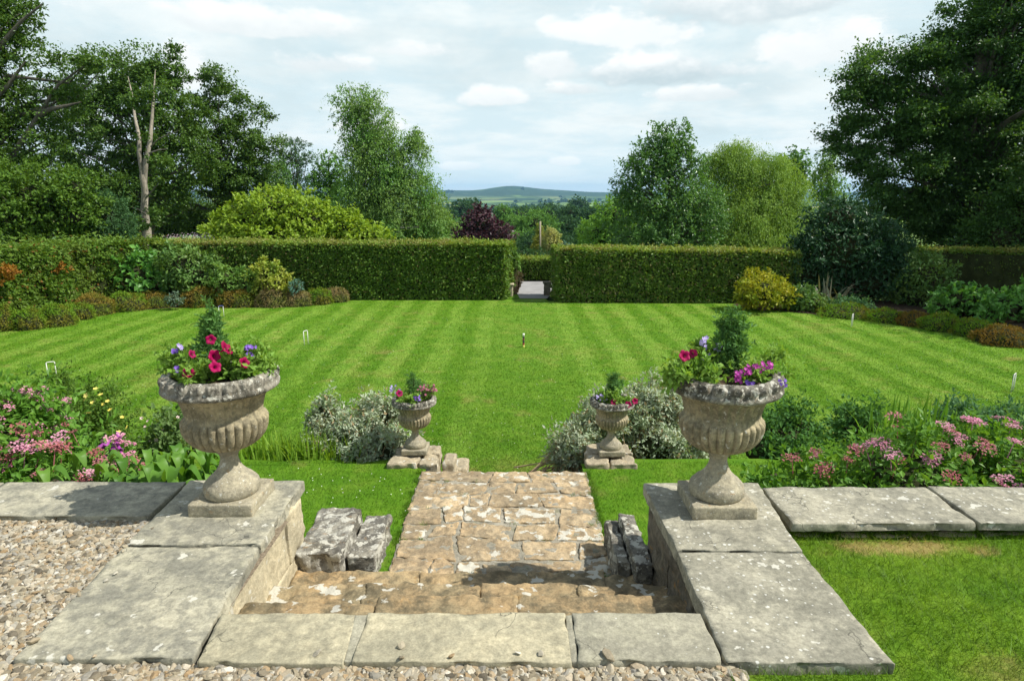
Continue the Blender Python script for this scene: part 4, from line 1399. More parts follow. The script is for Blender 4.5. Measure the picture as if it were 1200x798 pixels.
# ------------------------------------------------------------------ croquet hoops and peg
M_WHITE = plain_mat('white_paint', (0.62, 0.62, 0.58), 0.45, 0.4, 0.05)
M_BLUEB = plain_mat('blue_paint', (0.03, 0.05, 0.25), 0.45, 0.4, 0.05)
for px, py, rz, lab in ((62, 444, 0.55, 'white croquet hoop nearest the pink spiraea on the left'), (260, 372, 0.9, 'white croquet hoop in front of the heather mounds'), (359, 404, 1.15, 'white croquet hoop midway along the left of the lawn'),
                        (998, 382.5, 0.9, 'white croquet hoop by the shaded right border'), (1186, 459, 0.7, 'white croquet hoop at the right edge of the photo')):
    p = G(px, py, LAWN_Z)
    t = empty('croquet_hoop', p, lab, 'croquet hoop', 'croquet hoops on the lawn')
    ax = np.array((math.cos(rz), math.sin(rz), 0))
    w, h = 0.055, 0.27
    for s in (-1, 1):
        build('leg', MB().add(*cylinder(p + ax * w * s - (0, 0, .03), p + ax * w * s + (0, 0, h), 0.0065, 8)), [M_WHITE], t, True)
    build('crown_bar', MB().add(*tube([p + ax * w + (0, 0, h - .012), p + ax * w * .98 + (0, 0, h), p + ax * w * .7 + (0, 0, h + .008), p - ax * w * .7 + (0, 0, h + .008), p - ax * w * .98 + (0, 0, h), p - ax * w + (0, 0, h - .012)], 0.007, 8)), [M_BLUEB if px in (260,) else M_WHITE], t, True)
p = G(613.5, 407, LAWN_Z)
t = empty('croquet_peg', p, 'short striped croquet winning peg in the middle of the lawn', 'croquet peg')
for a, b, c, nm in ((-.03, .045, (0.55, 0.5, 0.1), 'yellow_band'), (.046, .085, (0.3, 0.05, 0.02), 'red_band'), (.086, .13, (0.015, 0.02, 0.02), 'black_band'), (.131, .175, (0.16, 0.03, 0.02), 'red_band'), (.176, .215, (0.015, 0.03, 0.025), 'black_band'), (.216, .27, (0.75, 0.75, 0.68), 'white_top')):
    build(nm, MB().add(*cylinder(p + (0, 0, a), p + (0, 0, b), 0.019, 10)), [plain_mat('peg_' + nm, c, 0.4, 0.4, 0.05)], t, True)


# ------------------------------------------------------------------ plants of the bank below the parapet
def shrub(name, cat, label, ells, mats, L, Wd, n, seed, base=None, ncl=40, clr=None, group=None, stems=True, core=None, **kw):
    g = np.random.default_rng(seed)
    c = np.mean([e[0] for e in ells], 0)
    if base is None:
        base = np.array((c[0], c[1], min(e[0][2] - e[1][2] for e in ells)))
    base = np.array(base, float)
    t = empty(name, base, label, cat, group)
    rr = np.mean([e[1] for e in ells])
    mats = mats if isinstance(mats, list) else [mats]
    V, F, C = foliage(ells, n, L, Wd, ncl, clr or rr * 0.42, g, minz=base[2] + 0.0, **kw)
    build('foliage', (V, F), mats[:1], t)
    if stems:
        mb = MB()
        for q in C[g.choice(len(C), min(len(C), 26), replace=False)]:
            s = base + g.normal(size=3) * np.array((.2, .2, 0)) * rr * .5
            r0 = 0.012 * max(1, rr * 1.6)
            mb.add(*tube([s, s * .45 + q * .55 + g.normal(size=3) * rr * .08, q], [r0, r0 * .6, r0 * .25], 5))
        build('branchwork', mb, [M_TWIG], t)
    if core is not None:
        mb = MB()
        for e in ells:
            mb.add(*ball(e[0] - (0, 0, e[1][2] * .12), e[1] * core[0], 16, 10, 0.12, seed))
        build('shade_core', mb, [core[1]], t, True)  # dark balls stand in for shade deep in the shrub
    return t, C


M_DARKIN = plain_mat('foliage_core_shade', (0.035, 0.04, 0.018), 0.95, 0.05, 0.4, 9.0)  # dark solid cores: shade inside the foliage put in as colour
M_SPIR = leaf_mat('spiraea_leaf', (0.06, 0.17, 0.02), (0.13, 0.28, 0.035), (0.15, 0.30, 0.04), 0.35, 0.45, 0.3, nfreq=6)
M_PINK1 = petal_mat('spiraea_pink', (0.62, 0.24, 0.36), (0.70, 0.36, 0.46), 0.2)
M_PINK2 = petal_mat('spiraea_faded', (0.33, 0.10, 0.10), (0.46, 0.18, 0.20), 0.15)


def corymb(mat, seed, r=0.042, n=110):
    g = np.random.default_rng(seed)
    a, q = g.uniform(0, 6.283, n), np.sqrt(g.random(n))
    # a few domed florets make the flat head
    cen = np.stack([np.cos(np.arange(7) * .9) * r * .62, np.sin(np.arange(7) * .9) * r * .62, np.zeros(7)], -1)
    cen[6] = 0
    k = g.integers(0, 7, n)
    P = cen[k] + np.stack([np.cos(a) * q * r * .42, np.sin(a) * q * r * .42, 0.012 * (1 - q ** 2) + g.normal(size=n) * .002], -1)
    D = np.stack([np.cos(a), np.sin(a), g.uniform(-.1, .5, n)], -1)
    N = np.stack([np.cos(a) * .3, np.sin(a) * .3, np.ones(n)], -1) + g.normal(size=(n, 3)) * .3
    V, F = leaf_quads(P, D, N, 0.010, 0.008)
    s, f = tube([(0, 0, -.09), (0, 0, -.04), (0, 0, 0)], [0.002, .002, .0016], 4)
    mb = MB().add(V, F).add(s, f)
    V, F, mi = mb.get()
    return mesh_arrays('flower_head', V, F, mat)


CORY = [corymb(M_PINK1, 1), corymb(M_PINK1, 2, 0.036, 80), corymb(M_PINK2, 3, 0.036, 90), corymb(M_PINK2, 4, 0.03, 70)]


def spiraea(label, ells, base, seed, nheads, n):
    t, C = shrub('pink_spiraea', 'spiraea', label, ells, M_SPIR, 0.055, 0.027, n, seed, base=base, ncl=130, clr=0.13, group='pink spiraeas behind the parapet', up=0.55, out=0.6, shell=3.0, fill=.35, core=(0.6, M_DARKIN))
    g = np.random.default_rng(seed + 50)
    wg = np.array([e[1][0] * e[1][1] for e in ells])
    wg = wg / wg.sum()
    done = 0
    while done < nheads:
        e = ells[g.choice(len(ells), p=wg)]
        d = unit(g.normal(size=3))
        if d[2] < -0.05 or d[1] > 0.55:
            continue
        p = e[0] + d * e[1] * g.uniform(1.05, 1.2)
        if any((((p - q[0]) / q[1]) ** 2).sum() < 0.8 for q in ells):
            continue
        k = 0 if g.random() < 0.5 else 2
        put_flower(CORY[k + g.integers(2)], t, p, d * .35 + np.array((0, -.15, 1.0)) + g.normal(size=3) * .25, g.uniform(1.0, 1.8), 'flower_head', g.uniform(0, 6))
        done += 1
    return t


def E3(x, y, z, rx, ry, rz):
    return (np.array((x, y, z)), np.array((rx, ry, rz)))


spiraea('pink flowered spiraea behind the left parapet, tall at the photo edge', [E3(-3.55, 4.15, -.25, .42, .5, .45), E3(-3.0, 4.0, -.38, .42, .45, .38), E3(-2.78, 3.95, -.46, .26, .34, .25), E3(-3.5, 4.3, -.06, .33, .38, .28)], (-3.2, 4.1, GT_Z), 41, 100, 17000)
spiraea('broad pink flowered spiraea behind the right parapet', [E3(2.15, 3.98, -.44, .42, .40, .30), E3(2.7, 4.1, -.32, .55, .5, .36), E3(3.35, 4.1, -.34, .55, .5, .36), E3(1.78, 3.86, -.50, .22, .28, .22), E3(3.9, 4.1, -.36, .4, .45, .32)], (2.8, 4.05, GT_Z), 42, 100, 21000)

M_POT = leaf_mat('potentilla_leaf', (0.06, 0.14, 0.02), (0.13, 0.22, 0.04), None, 0.35)
M_YELP = petal_mat('yellow_petal', (0.72, 0.60, 0.10), (0.75, 0.66, 0.2), 0.2)
YFL = small_flower_mesh(M_YELP, 0.022)
t, C = shrub('potentilla', 'potentilla', 'loose shrub with small yellow flowers behind the left spiraea', [EL(112, 495, 34, 42, 5.2), EL(72, 468, 26, 26, 5.3), EL(130, 516, 28, 26, 5.1)], M_POT, 0.032, 0.016, 7500, 43, base=W(110, 545, 5.15), ncl=60, clr=0.14, up=0.5)
g = np.random.default_rng(3)
for px, py in ((66, 446), (74, 452), (92, 452), (101, 450), (108, 460), (104, 474), (118, 449), (129, 470), (143, 480), (149, 494), (126, 458), (84, 452), (112, 441), (139, 500), (121, 462), (100, 455)):
    put_flower(YFL, t, W(px, 460 + (py - 446) * .85, 4.98), g.normal(size=3) * .4 + np.array((0, -.6, .8)), g.uniform(.7, 1.2))

# foxglove-like spike
M_FOX = petal_mat('foxglove_bell', (0.36, 0.05, 0.36), (0.45, 0.10, 0.45), 0.3)
fb = W(131, 550, 4.35)
t = empty('foxglove', (fb[0], fb[1], GT_Z), 'single foxglove spike with purple bells left of the hosta', 'foxglove')
top = W(130, 480, 4.35)
build('stalk', MB().add(*tube([(fb[0], fb[1], GT_Z), (fb + top) / 2 + (.01, 0, 0), top], [0.006, 0.005, 0.002], 6)), [M_STEMG], t)
bell = mesh_arrays('bell', *lathe([(0.002, 0.0), (0.008, 0.006), (0.011, 0.02), (0.013, 0.036), (0.018, 0.046), (0.019, 0.05)], 14), M_FOX, None, True)
for px, py, sx in ((123, 522, -1), (128, 527, -.4), (137, 521, 1), (139, 526, 1), (122, 535, -1), (129, 514, -.3), (135, 513, .7), (137, 506, .8), (124, 518, -.9), (133, 519, .3)):
    put_flower(bell, t, W(px, py, 4.33), (sx * .8, -.7, -.75), 1.15, 'bell')

M_HOST = leaf_mat('hosta_leaf', (0.075, 0.19, 0.025), (0.15, 0.30, 0.045), None, 0.4, 0.42, 0.35)


def broad_leaves(name, label, cat, base, n, L, Wd, mat, seed, spread, rise=0.35):
    """rosette plant: arching stalked leaves, each with its own fold"""
    g = np.random.default_rng(seed)
    t = empty(name, base, label, cat)
    b = np.array(base, float)
    mb = MB()
    for q in range(n):
        a = g.uniform(0, 6.283)
        o = b + np.array((g.normal() * spread[0], g.normal() * spread[1], 0))
        d = np.array((math.cos(a), math.sin(a), 0))
        s = np.array((-d[1], d[0], 0))
        l = L * g.uniform(.6, 1.15)
        w = Wd * g.uniform(.7, 1.1)
        h = rise * g.uniform(.35, 1.1)
        R_ = []
        for u in np.linspace(0, 1, 7):
            cpt = o + d * (l * (0.25 + 0.9 * u)) * 1.05 + np.array((0, 0, h * (0.62 + .55 * u - .75 * u * u)))
            ww = w * math.sin(math.pi * (0.04 + 0.96 * u) ** .8) * .5
            R_ += [cpt - s * ww + (0, 0, ww * .45), cpt, cpt + s * ww + (0, 0, ww * .45)]
        F = []
        for u in range(6):
            F += [(u * 3, u * 3 + 1, u * 3 + 4, u * 3 + 3), (u * 3 + 1, u * 3 + 2, u * 3 + 5, u * 3 + 4)]
        mb.add(np.array(R_), np.array(F))
    build('foliage', mb, [mat], t, True)
    return t


broad_leaves('hosta', 'bright green broad-leaved hosta behind the left parapet', 'hosta', (-2.27, 3.80, GT_Z), 230, 0.17, 0.075, M_HOST, 51, (.23, .12), 0.76)
M_CLARY = leaf_mat('clary_leaf', (0.09, 0.17, 0.05), (0.17, 0.26, 0.09), None, 0.35)
t, C = shrub('white_geranium', 'geranium', 'low leafy plant with pale pink flowers behind the large left urn', [EL(195, 515, 40, 24, 5.55), EL(235, 505, 25, 24, 5.7)], M_CLARY, 0.05, 0.03, 5200, 44, base=W(205, 545, 5.5), ncl=40, clr=0.13, up=0.5)
PFL = small_flower_mesh(petal_mat('pale_pink_petal', (0.66, 0.46, 0.46), (0.72, 0.56, 0.54), 0.25), 0.022)
for _ in range(26):
    px, py = g.uniform(165, 255), g.uniform(488, 520)
    put_flower(PFL, t, W(px, py, 5.4 + g.uniform(-.1, .2)), g.normal(size=3) * .4 + np.array((0, -.6, .8)), g.uniform(.6, 1.1))


def tuft(name, label, cat, spots, n, h, w, mat, seed, lean=.35, group=None, arch=.35):
    """clump of long arching blades"""
    g = np.random.default_rng(seed)
    c = np.mean(spots, 0)
    t = empty(name, c, label, cat, group)
    mb = MB()
    for q in range(n):
        o = np.array(spots[g.integers(len(spots))]) + g.normal(size=3) * np.array((.10, .08, 0))
        a = g.uniform(0, 6.283)
        d = np.array((math.cos(a), math.sin(a), 0)) * abs(g.normal()) * lean
        s = unit(np.array((-d[1], d[0], 1e-3)) + g.normal(size=3) * .01)
        s[2] = 0
        s = s / np.linalg.norm(s)
        l = h * g.uniform(.55, 1.1)
        R_ = []
        for u in (0, .35, .65, .88, 1.0):
            cpt = o + d * l * u ** 1.6 + np.array((0, 0, l * (u - arch * u * u * u * np.linalg.norm(d))))
            ww = w * (1 - u ** 2.2) * .5 + w * .02
            R_ += [cpt - s * ww, cpt + s * ww]
        mb.add(np.array(R_), np.array([(k * 2, k * 2 + 1, k * 2 + 3, k * 2 + 2) for k in range(4)]))
    build('foliage', mb, [mat], t)
    return t


M_LIME = leaf_mat('lime_blade', (0.14, 0.27, 0.03), (0.27, 0.42, 0.06), None, 0.45)
M_IRIS = leaf_mat('iris_blade', (0.07, 0.19, 0.025), (0.15, 0.30, 0.05), None, 0.4)
tuft('crocosmia', 'lime green arching grassy plant beside the silver shrubs on the left', 'grassy plant', [W(px, py, 5.3) for px, py in ((275, 541), (295, 542), (318, 542), (340, 543), (365, 542), (385, 543), (255, 540), (405, 545), (350, 540))], 620, 0.30, 0.016, M_LIME, 52)
tuft('iris', 'upright sword-leaved clump rising behind the right spiraea', 'iris', [W(px, 531, 5.2) for px in (1046, 1058, 1072, 1086)], 90, 0.54, 0.028, M_IRIS, 53, .16)

# silver-leaved shrubs
M_SILV = leaf_mat('silver_leaf', (0.31, 0.38, 0.26), (0.50, 0.55, 0.43), (0.22, 0.31, 0.16), 0.2, 0.7, 0.15, nfreq=7, dead=((0.34, 0.26, 0.15), 0.08))
M_STRAW = plain_mat('straw_twigs', (0.36, 0.27, 0.16), 0.9, 0.1)


def silver(label, spots, base, seed, n, dead=None):
    t, C = shrub('silver_shrub', 'silver shrub', label, spots, M_SILV, 0.038, 0.016, int(n * 1.7), seed, base=base, ncl=150, clr=0.085, fill=.12, shell=2.2, core=(.6, M_DARKIN), up=0.9, out=0.5, nup=0.2, nout=.9, group='silver-leaved shrubs on the bank', lps=8, stems=False)
    g = np.random.default_rng(seed + 9)
    mb = MB()
    for q in C:
        s = np.array(base) + g.normal(size=3) * np.array((.18, .1, 0)) + (q - np.array(base)) * np.array((.5, .3, 0))
        mb.add(*tube([s, s * .4 + q * .6 + g.normal(size=3) * .03, q], [0.008, 0.005, 0.002], 5))
    build('branchwork', mb, [M_STRAW], t)
    return t


silver('silver-leaved shrub left of the small left urn', [EL(382, 485, 22, 20, 5.75), EL(440, 490, 28, 24, 5.6), EL(455, 520, 24, 24, 5.4), EL(405, 512, 34, 22, 5.55), EL(425, 530, 30, 16, 5.35)], W(420, 545, 5.45), 61, 12000)
silver('large silver-leaved shrub behind the small right urn', [EL(755, 480, 36, 32, 5.85), EL(790, 478, 28, 26, 5.9), EL(720, 490, 34, 26, 5.75), EL(770, 520, 36, 26, 5.6), EL(805, 520, 26, 28, 5.6)], W(765, 547, 5.6), 62, 17000)
silver('low silver-leaved shrub at the right edge of the path steps', [EL(672, 527, 22, 24, 5.5), EL(686, 505, 16, 20, 5.65)], W(675, 552, 5.5), 63, 5500)
M_BUSHG = leaf_mat('shrub_rose_leaf', (0.05, 0.14, 0.035), (0.11, 0.24, 0.06), (0.08, 0.19, 0.05), 0.3, nfreq=4)
M_BLUEG = leaf_mat('bluegreen_leaf', (0.055, 0.15, 0.06), (0.12, 0.24, 0.10), None, 0.3)
shrub('leafy_shrub', 'shrub', 'mid green leafy shrub just right of the large right urn', [EL(915, 515, 34, 30, 5.55), EL(890, 525, 24, 20, 5.5), EL(935, 505, 20, 20, 5.6)], M_BUSHG, 0.05, 0.022, 5500, 64, base=W(912, 546, 5.5), ncl=45, clr=0.14, up=.6, core=(.7, M_DARKIN))
shrub('leafy_shrub', 'shrub', 'small green shrub between the iris clump and the large right urn', [EL(1000, 500, 22, 18, 5.6), EL(1020, 495, 16, 14, 5.7)], M_BUSHG, 0.045, 0.02, 2600, 65, base=W(1005, 545, 5.6), ncl=30, clr=0.11, up=.6, core=(.7, M_DARKIN))
shrub('leafy_shrub', 'shrub', 'blue-green bushy shrub behind the right end of the right spiraea', [EL(1140, 500, 40, 26, 5.3), EL(1185, 505, 36, 30, 5.2), EL(1110, 495, 20, 14, 5.5)], M_BLUEG, 0.042, 0.018, 8000, 66, base=W(1150, 545, 5.2), ncl=60, clr=0.13, up=.6, fill=.3, core=(.6, M_DARKIN))

# ------------------------------------------------------------------ clipped hedges
M_HEDGE = leaf_mat('hedge_leaf', (0.035, 0.09, 0.014), (0.19, 0.31, 0.045), (0.10, 0.19, 0.026), 0.25, 0.45, 0.3, nfreq=1.6, dead=((0.16, 0.15, 0.05), 0.06))  # wide dark-to-bright leaf range paints in glints of light
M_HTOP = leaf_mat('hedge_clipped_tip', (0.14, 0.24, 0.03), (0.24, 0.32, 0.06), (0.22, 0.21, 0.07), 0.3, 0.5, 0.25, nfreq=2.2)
M_HINNER = plain_mat('hedge_core_shade', (0.03, 0.038, 0.014), 0.95, 0.05, 0.35, 7.0)  # dark filling, painted shade behind the hedge leaves
M_CYP = leaf_mat('cypress_leaf', (0.075, 0.16, 0.022), (0.15, 0.25, 0.035), (0.11, 0.17, 0.025), 0.3, 0.5, 0.25, nfreq=1.1, dead=((0.22, 0.12, 0.03), 0.04))
M_CYPR = leaf_mat('rusty_cypress_leaf', (0.26, 0.10, 0.02), (0.30, 0.17, 0.03), None, 0.3)


def in_poly(P, poly):
    x, y = P[:, 0], P[:, 1]
    ins = np.zeros(len(P), bool)
    n = len(poly)
    for i in range(n):
        x1, y1 = poly[i]
        x2, y2 = poly[(i + 1) % n]
        c = ((y1 > y) != (y2 > y)) & (x < (x2 - x1) * (y - y1) / (y2 - y1 + 1e-12) + x1)
        ins ^= c
    return ins


def hedge(label, plan, z0, tops, dens, L, seed, mats=None, edges=None, rough=0.05, ins=0.11, toprough=0.05, topd=1.0, ragged=0.012):
    """clipped hedge on a plan outline (counter-clockwise); tops: height at each plan corner"""
    g = np.random.default_rng(seed)
    plan = [np.array(p, float) for p in plan]
    cen = np.mean(plan, 0)
    t = empty('hedge', (cen[0], cen[1], z0), label, 'hedge')
    mats = mats or (M_HEDGE, M_HTOP)
    n = len(plan)
    P, N = [], []
    tp = np.array(tops, float)
    A = np.c_[np.array(plan), np.ones(n)]
    coef, *_ = np.linalg.lstsq(A, tp, rcond=None)

    def top_at(Q):
        return Q[:, 0] * coef[0] + Q[:, 1] * coef[1] + coef[2]
    for i in range(n):
        if edges is not None and i not in edges:
            continue
        a, b = plan[i], plan[(i + 1) % n]
        ln = np.linalg.norm(b - a)
        h = max(tp[i], tp[(i + 1) % n]) - z0
        m = int(ln * h * dens)
        s = g.random(m)
        Q = a + (b - a) * s[:, None]
        nr = np.array((b[1] - a[1], -(b[0] - a[0]))) / ln
        zt = top_at(Q)
        z = z0 + 0.02 + (zt - z0) * g.random(m) ** 0.95
        X = np.c_[Q, z]
        nz = fbm(X, 1.6, 3) + fbm(X + 5.0, 7.0, 2) * (0.7 if rough < .1 else .35)
        dpt = -np.abs(g.normal(size=m)) * 0.05 + nz * rough
        # a slight batter and a rounded top arris
        arris = np.clip((z - zt + 0.07) / 0.07, 0, 1)
        X[:, :2] += nr * (dpt - 0.05 * arris ** 2)[:, None]
        P.append(X)
        N.append(np.tile((nr[0], nr[1], 0.25), (m, 1)))
    P, N = np.concatenate(P), np.concatenate(N)
    D = np.c_[g.normal(size=(len(P), 2)) * .8, g.normal(size=len(P)) * .6 - .25] + N * .55
    V, F = leaf_quads(P, D, N + g.normal(size=N.shape) * .55, L * (0.6 + .8 * g.random(len(P))), L * .6)
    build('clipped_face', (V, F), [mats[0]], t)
    lo, hi = np.min(plan, 0), np.max(plan, 0)
    m = int((hi - lo).prod() * dens * topd)
    Q = lo + (hi - lo) * g.random((m, 2))
    Q = Q[in_poly(Q, plan)]
    zt = top_at(Q) + fbm(np.c_[Q, Q[:, 0] * 0], 1.0, 3) * toprough
    shoot = (g.random(len(Q)) < 0.02) * g.random(len(Q)) * 0.09
    X = np.c_[Q, zt + shoot + g.normal(size=len(Q)) * 0.018 - 0.03 + ragged * np.abs(g.normal(size=len(Q))) ** 2]
    N = np.c_[g.normal(size=(len(Q), 2)) * .4, np.ones(len(Q))]
    D = np.c_[g.normal(size=(len(Q), 2)), g.normal(size=len(Q)) * .35 + .35]
    V, F = leaf_quads(X, D, N + g.normal(size=N.shape) * .4, L * (0.6 + .8 * g.random(len(Q))), L * .6)
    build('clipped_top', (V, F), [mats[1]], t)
    # solid dark core, stands in for the shade inside the hedge
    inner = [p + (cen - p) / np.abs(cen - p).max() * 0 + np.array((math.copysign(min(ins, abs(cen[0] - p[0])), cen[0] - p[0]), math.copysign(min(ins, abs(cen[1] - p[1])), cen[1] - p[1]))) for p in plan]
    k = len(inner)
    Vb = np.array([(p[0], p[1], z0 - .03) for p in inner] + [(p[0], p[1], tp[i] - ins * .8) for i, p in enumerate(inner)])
    me = bpy.data.meshes.new('shade_core')
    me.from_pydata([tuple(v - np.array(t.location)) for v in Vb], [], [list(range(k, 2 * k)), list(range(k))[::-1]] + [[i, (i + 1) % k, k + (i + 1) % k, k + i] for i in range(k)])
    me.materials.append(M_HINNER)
    o = bpy.data.objects.new('shade_core', me)
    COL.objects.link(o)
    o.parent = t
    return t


HZ = LAWN_Z
hedge('long clipped hedge left of the gap, dark green with bright trimmed top', [(-9.9, 17.65), (-0.2, 17.62), (0.10, 18.95), (-9.9, 18.95)], HZ, (0.235, 0.20, 0.20, 0.235), 1900, 0.080, 1, edges=(0, 1))
hedge('clipped hedge right of the gap, lighter mottled face', [(1.24, 17.18), (7.6, 17.05), (7.6, 18.3), (1.15, 18.5)], HZ, (0.105, 0.03, 0.03, 0.105), 1900, 0.082, 2, edges=(0, 3), mats=(leaf_mat('beech_hedge_leaf', (0.04, 0.10, 0.016), (0.22, 0.33, 0.06), (0.11, 0.2, 0.03), 0.25, 0.4, 0.35, nfreq=1.8, dead=((0.22, 0.20, 0.08), 0.10)), M_HTOP))  # bright and dark leaf colours imitate glints on this face too
hedge('low clipped hedge beyond the drive, seen through the gap', [(-1.6, 21.75), (3.4, 21.75), (3.4, 22.7), (-1.6, 22.7)], HZ, (-0.60, -0.60, -0.60, -0.60), 1500, 0.07, 3, edges=(0,))
hedge('rough pale green conifer hedge curving along the left edge', [(-13.4, 10.2), (-12.2, 10.2), (-10.95, 13.6), (-10.55, 16.2), (-9.75, 17.5), (-9.75, 18.7), (-11.6, 17.4), (-12.4, 14)], HZ, (0.36, 0.36, 0.38, 0.33, 0.25, 0.25, 0.3, 0.36), 1500, 0.085, 4, edges=(1, 2, 3), mats=(M_CYP, M_CYP), rough=0.16, ins=0.25, toprough=0.10, ragged=0.03)
hedge('dark clipped hedge behind the shaded right border', [(12.0, 18.6), (19.0, 16.4), (19.3, 17.4), (12.2, 19.7)], HZ, (-0.02, -0.02, -0.02, -0.02), 1200, 0.075, 5, edges=(0, 3))

# rusty shoots in the conifer hedge
for px, py, rx, ry, d, lab in ((8, 322, 11, 10, 13.65, 'rust coloured conifer at the left photo edge'), (66, 314, 8, 7, 15.3, 'small rust coloured shoot in the conifer hedge')):
    shrub('rusty_conifer', 'conifer', lab, [EL(px, py, rx, ry, d)], M_CYPR, 0.075, 0.04, 500, int(px), base=W(px, py + 12, d), ncl=10, clr=0.12, up=.6, stems=False)

# ------------------------------------------------------------------ the beds round the lawn
M_HEA = [leaf_mat('heather_green', (0.09, 0.20, 0.016), (0.16, 0.28, 0.025), (0.20, 0.17, 0.03), 0.25, 0.6, 0.15, gain=1.05, nfreq=2.5),
         leaf_mat('heather_russet', (0.20, 0.15, 0.03), (0.27, 0.19, 0.04), (0.12, 0.20, 0.025), 0.25, 0.6, 0.15, gain=1.05, nfreq=2.0),
         leaf_mat('heather_buff', (0.25, 0.19, 0.09), (0.32, 0.25, 0.13), (0.16, 0.20, 0.04), 0.25, 0.6, 0.15, gain=1.05, nfreq=2.5),
         leaf_mat('heather_orange', (0.17, 0.10, 0.02), (0.19, 0.13, 0.03), (0.10, 0.12, 0.02), 0.25, 0.6, 0.15, gain=1.05, nfreq=2.5)]


def mound(px0, px1, py0, py1, mi, label, seed, depth=0.8, group='heather mounds edging the left border', L=0.055):
    b = G((px0 + px1) / 2, py1, LAWN_Z)
    m = mpp(b[1], -2.9)
    rx = (px1 - px0) / 2 * m * 1.16
    h = (py1 - py0) * m * 0.93
    ry = rx * depth
    g = np.random.default_rng(seed)
    c = np.array((b[0], b[1] + ry * .85, LAWN_Z))
    t = empty('heather_mound', c, label, 'heather mound', group)
    n = int(rx * h * 4 / (L * L) * 9)
    d = unit(g.normal(size=(n, 3)))
    d[:, 2] = np.abs(d[:, 2])
    rr = 1 + 0.22 * fbm(d + seed, 1.7, 3)
    P = c + d * np.array((rx, ry, h)) * (rr * (0.9 + .1 * g.random(n)))[:, None]
    P[:, 2] = np.maximum(P[:, 2], LAWN_Z + .01)
    V, F = leaf_quads(P - d * .02, d * .5 + g.normal(size=(n, 3)) * .7 + (0, 0, .35), d * .8 + g.normal(size=(n, 3)) * .5 + (0, 0, .2), L * (.6 + .8 * g.random(n)), L * .34)
    build('foliage', (V, F), [M_HEA[mi]], t)
    build('shade_core', MB().add(*ball(c, (rx * .8, ry * .8, h * .78), 16, 12, .06, seed)), [M_DARKIN], t, True)  # dark core painted as the shade within the mound


for i, (a, b, c, d, mi, lab) in enumerate((
        (-40, 8, 352, 390, 0, 'heather mound cut by the left photo edge'),
        (2, 42, 360, 388, 0, 'bright green heather mound at the left end of the row'),
        (36, 77, 356, 384, 0, 'green heather mound with a brown foot, left part of the row'),
        (66, 100, 355, 376, 0, 'small rounded green mound in front of the large russet mound'),
        (75, 122, 345, 371, 1, 'large russet heather mound below the pale yellow flowers'),
        (112, 162, 343, 366, 0, 'wide green heather mound below the broad-leaved bushes'),
        (150, 197, 343, 362, 1, 'green and brown heather mound left of the gap in the row'),
        (203, 252, 335, 361, 1, 'high rounded green-brown heather mound right of the gap in the row'),
        (250, 298, 337, 361, 1, 'reddish brown heather mound left of the yellow pieris'),
        (296, 336, 335, 361, 2, 'buff heather mound in front of the yellow pieris'),
        (330, 362, 340, 360, 2, 'low greyish buff heather mound right of the pieris'),
        (354, 386, 338, 358, 0, 'green-brown heather mound second from the right end of the row'),
        (379, 406, 337, 355, 2, 'small buff-green heather mound at the right end of the row'))):
    mound(a, b, c, d, mi, lab, 400 + i)
M_LOWG = leaf_mat('low_edging_leaf', (0.05, 0.11, 0.03), (0.09, 0.16, 0.04), (0.08, 0.12, 0.02), 0.25, nfreq=2)
for i, (a, b, c, d, mi, lab) in enumerate((
        (975, 1035, 359, 375, 0, 'low green edging mound right of the croquet hoop in shade'),
        (1028, 1075, 364, 380, 0, 'long low green mound edging the right border'),
        (1062, 1100, 367, 384, 3, 'low orange-brown mound edging the right border'),
        (1092, 1140, 370, 390, 0, 'low green mound below the leafy hydrangea on the right'),
        (1132, 1178, 376, 397, 0, 'low dark green mound near the right photo edge'),
        (1164, 1225, 384, 408, 3, 'orange-brown mound cut by the right photo edge'))):
    mound(a, b, c, d, mi, lab, 430 + i, 0.9, 'low mounds edging the right border')

M_BROAD = leaf_mat('broad_bush_leaf', (0.09, 0.26, 0.04), (0.18, 0.39, 0.08), (0.08, 0.21, 0.045), 0.3, 0.35, 0.45, nfreq=2)
M_GLOSS = leaf_mat('glossy_leaf', (0.07, 0.16, 0.035), (0.16, 0.28, 0.075), (0.13, 0.21, 0.035), 0.25, 0.42, 0.35, nfreq=2)
M_PIER = leaf_mat('pieris_leaf', (0.26, 0.33, 0.045), (0.40, 0.42, 0.09), (0.16, 0.28, 0.04), 0.35, 0.45, 0.3, nfreq=2.5)
M_PALEG = leaf_mat('pale_green_leaf', (0.13, 0.25, 0.05), (0.22, 0.34, 0.09), (0.09, 0.2, 0.04), 0.3, nfreq=3)
M_DKG = leaf_mat('dark_shrub_leaf', (0.022, 0.06, 0.024), (0.05, 0.11, 0.04), (0.035, 0.09, 0.03), 0.2, 0.28, 0.6, nfreq=1.6)


def bush(name, cat, label, pxe, d, mat, L, seed, base_py, cov=4.6, asp=0.5, group=None, ncl=None, core=.72, **kw):
    """a border shrub from the ellipses it fills; px sizes turn into metres at distance d"""
    ells = [EL(a, b, c, e, d + (q[0] if q else 0), 0.85) for a, b, c, e, *q in pxe]
    area = sum(math.pi * e[1][0] * e[1][2] for e in ells)
    n = int(cov * area / (L * L * asp * .5))
    rr = np.mean([e[1] for e in ells])
    b = W(pxe[0][0], base_py, d)
    b[2] = max(b[2], LAWN_Z) if d < 19 else b[2]
    return shrub(name, cat, label, ells, mat, L, L * asp, n, seed, base=b, ncl=ncl or max(22, int(area / (0.05 * rr))), clr=rr * .30, group=group, core=(core * .72, M_DARKIN), **{**dict(shell=3.0, fill=.45), **kw})


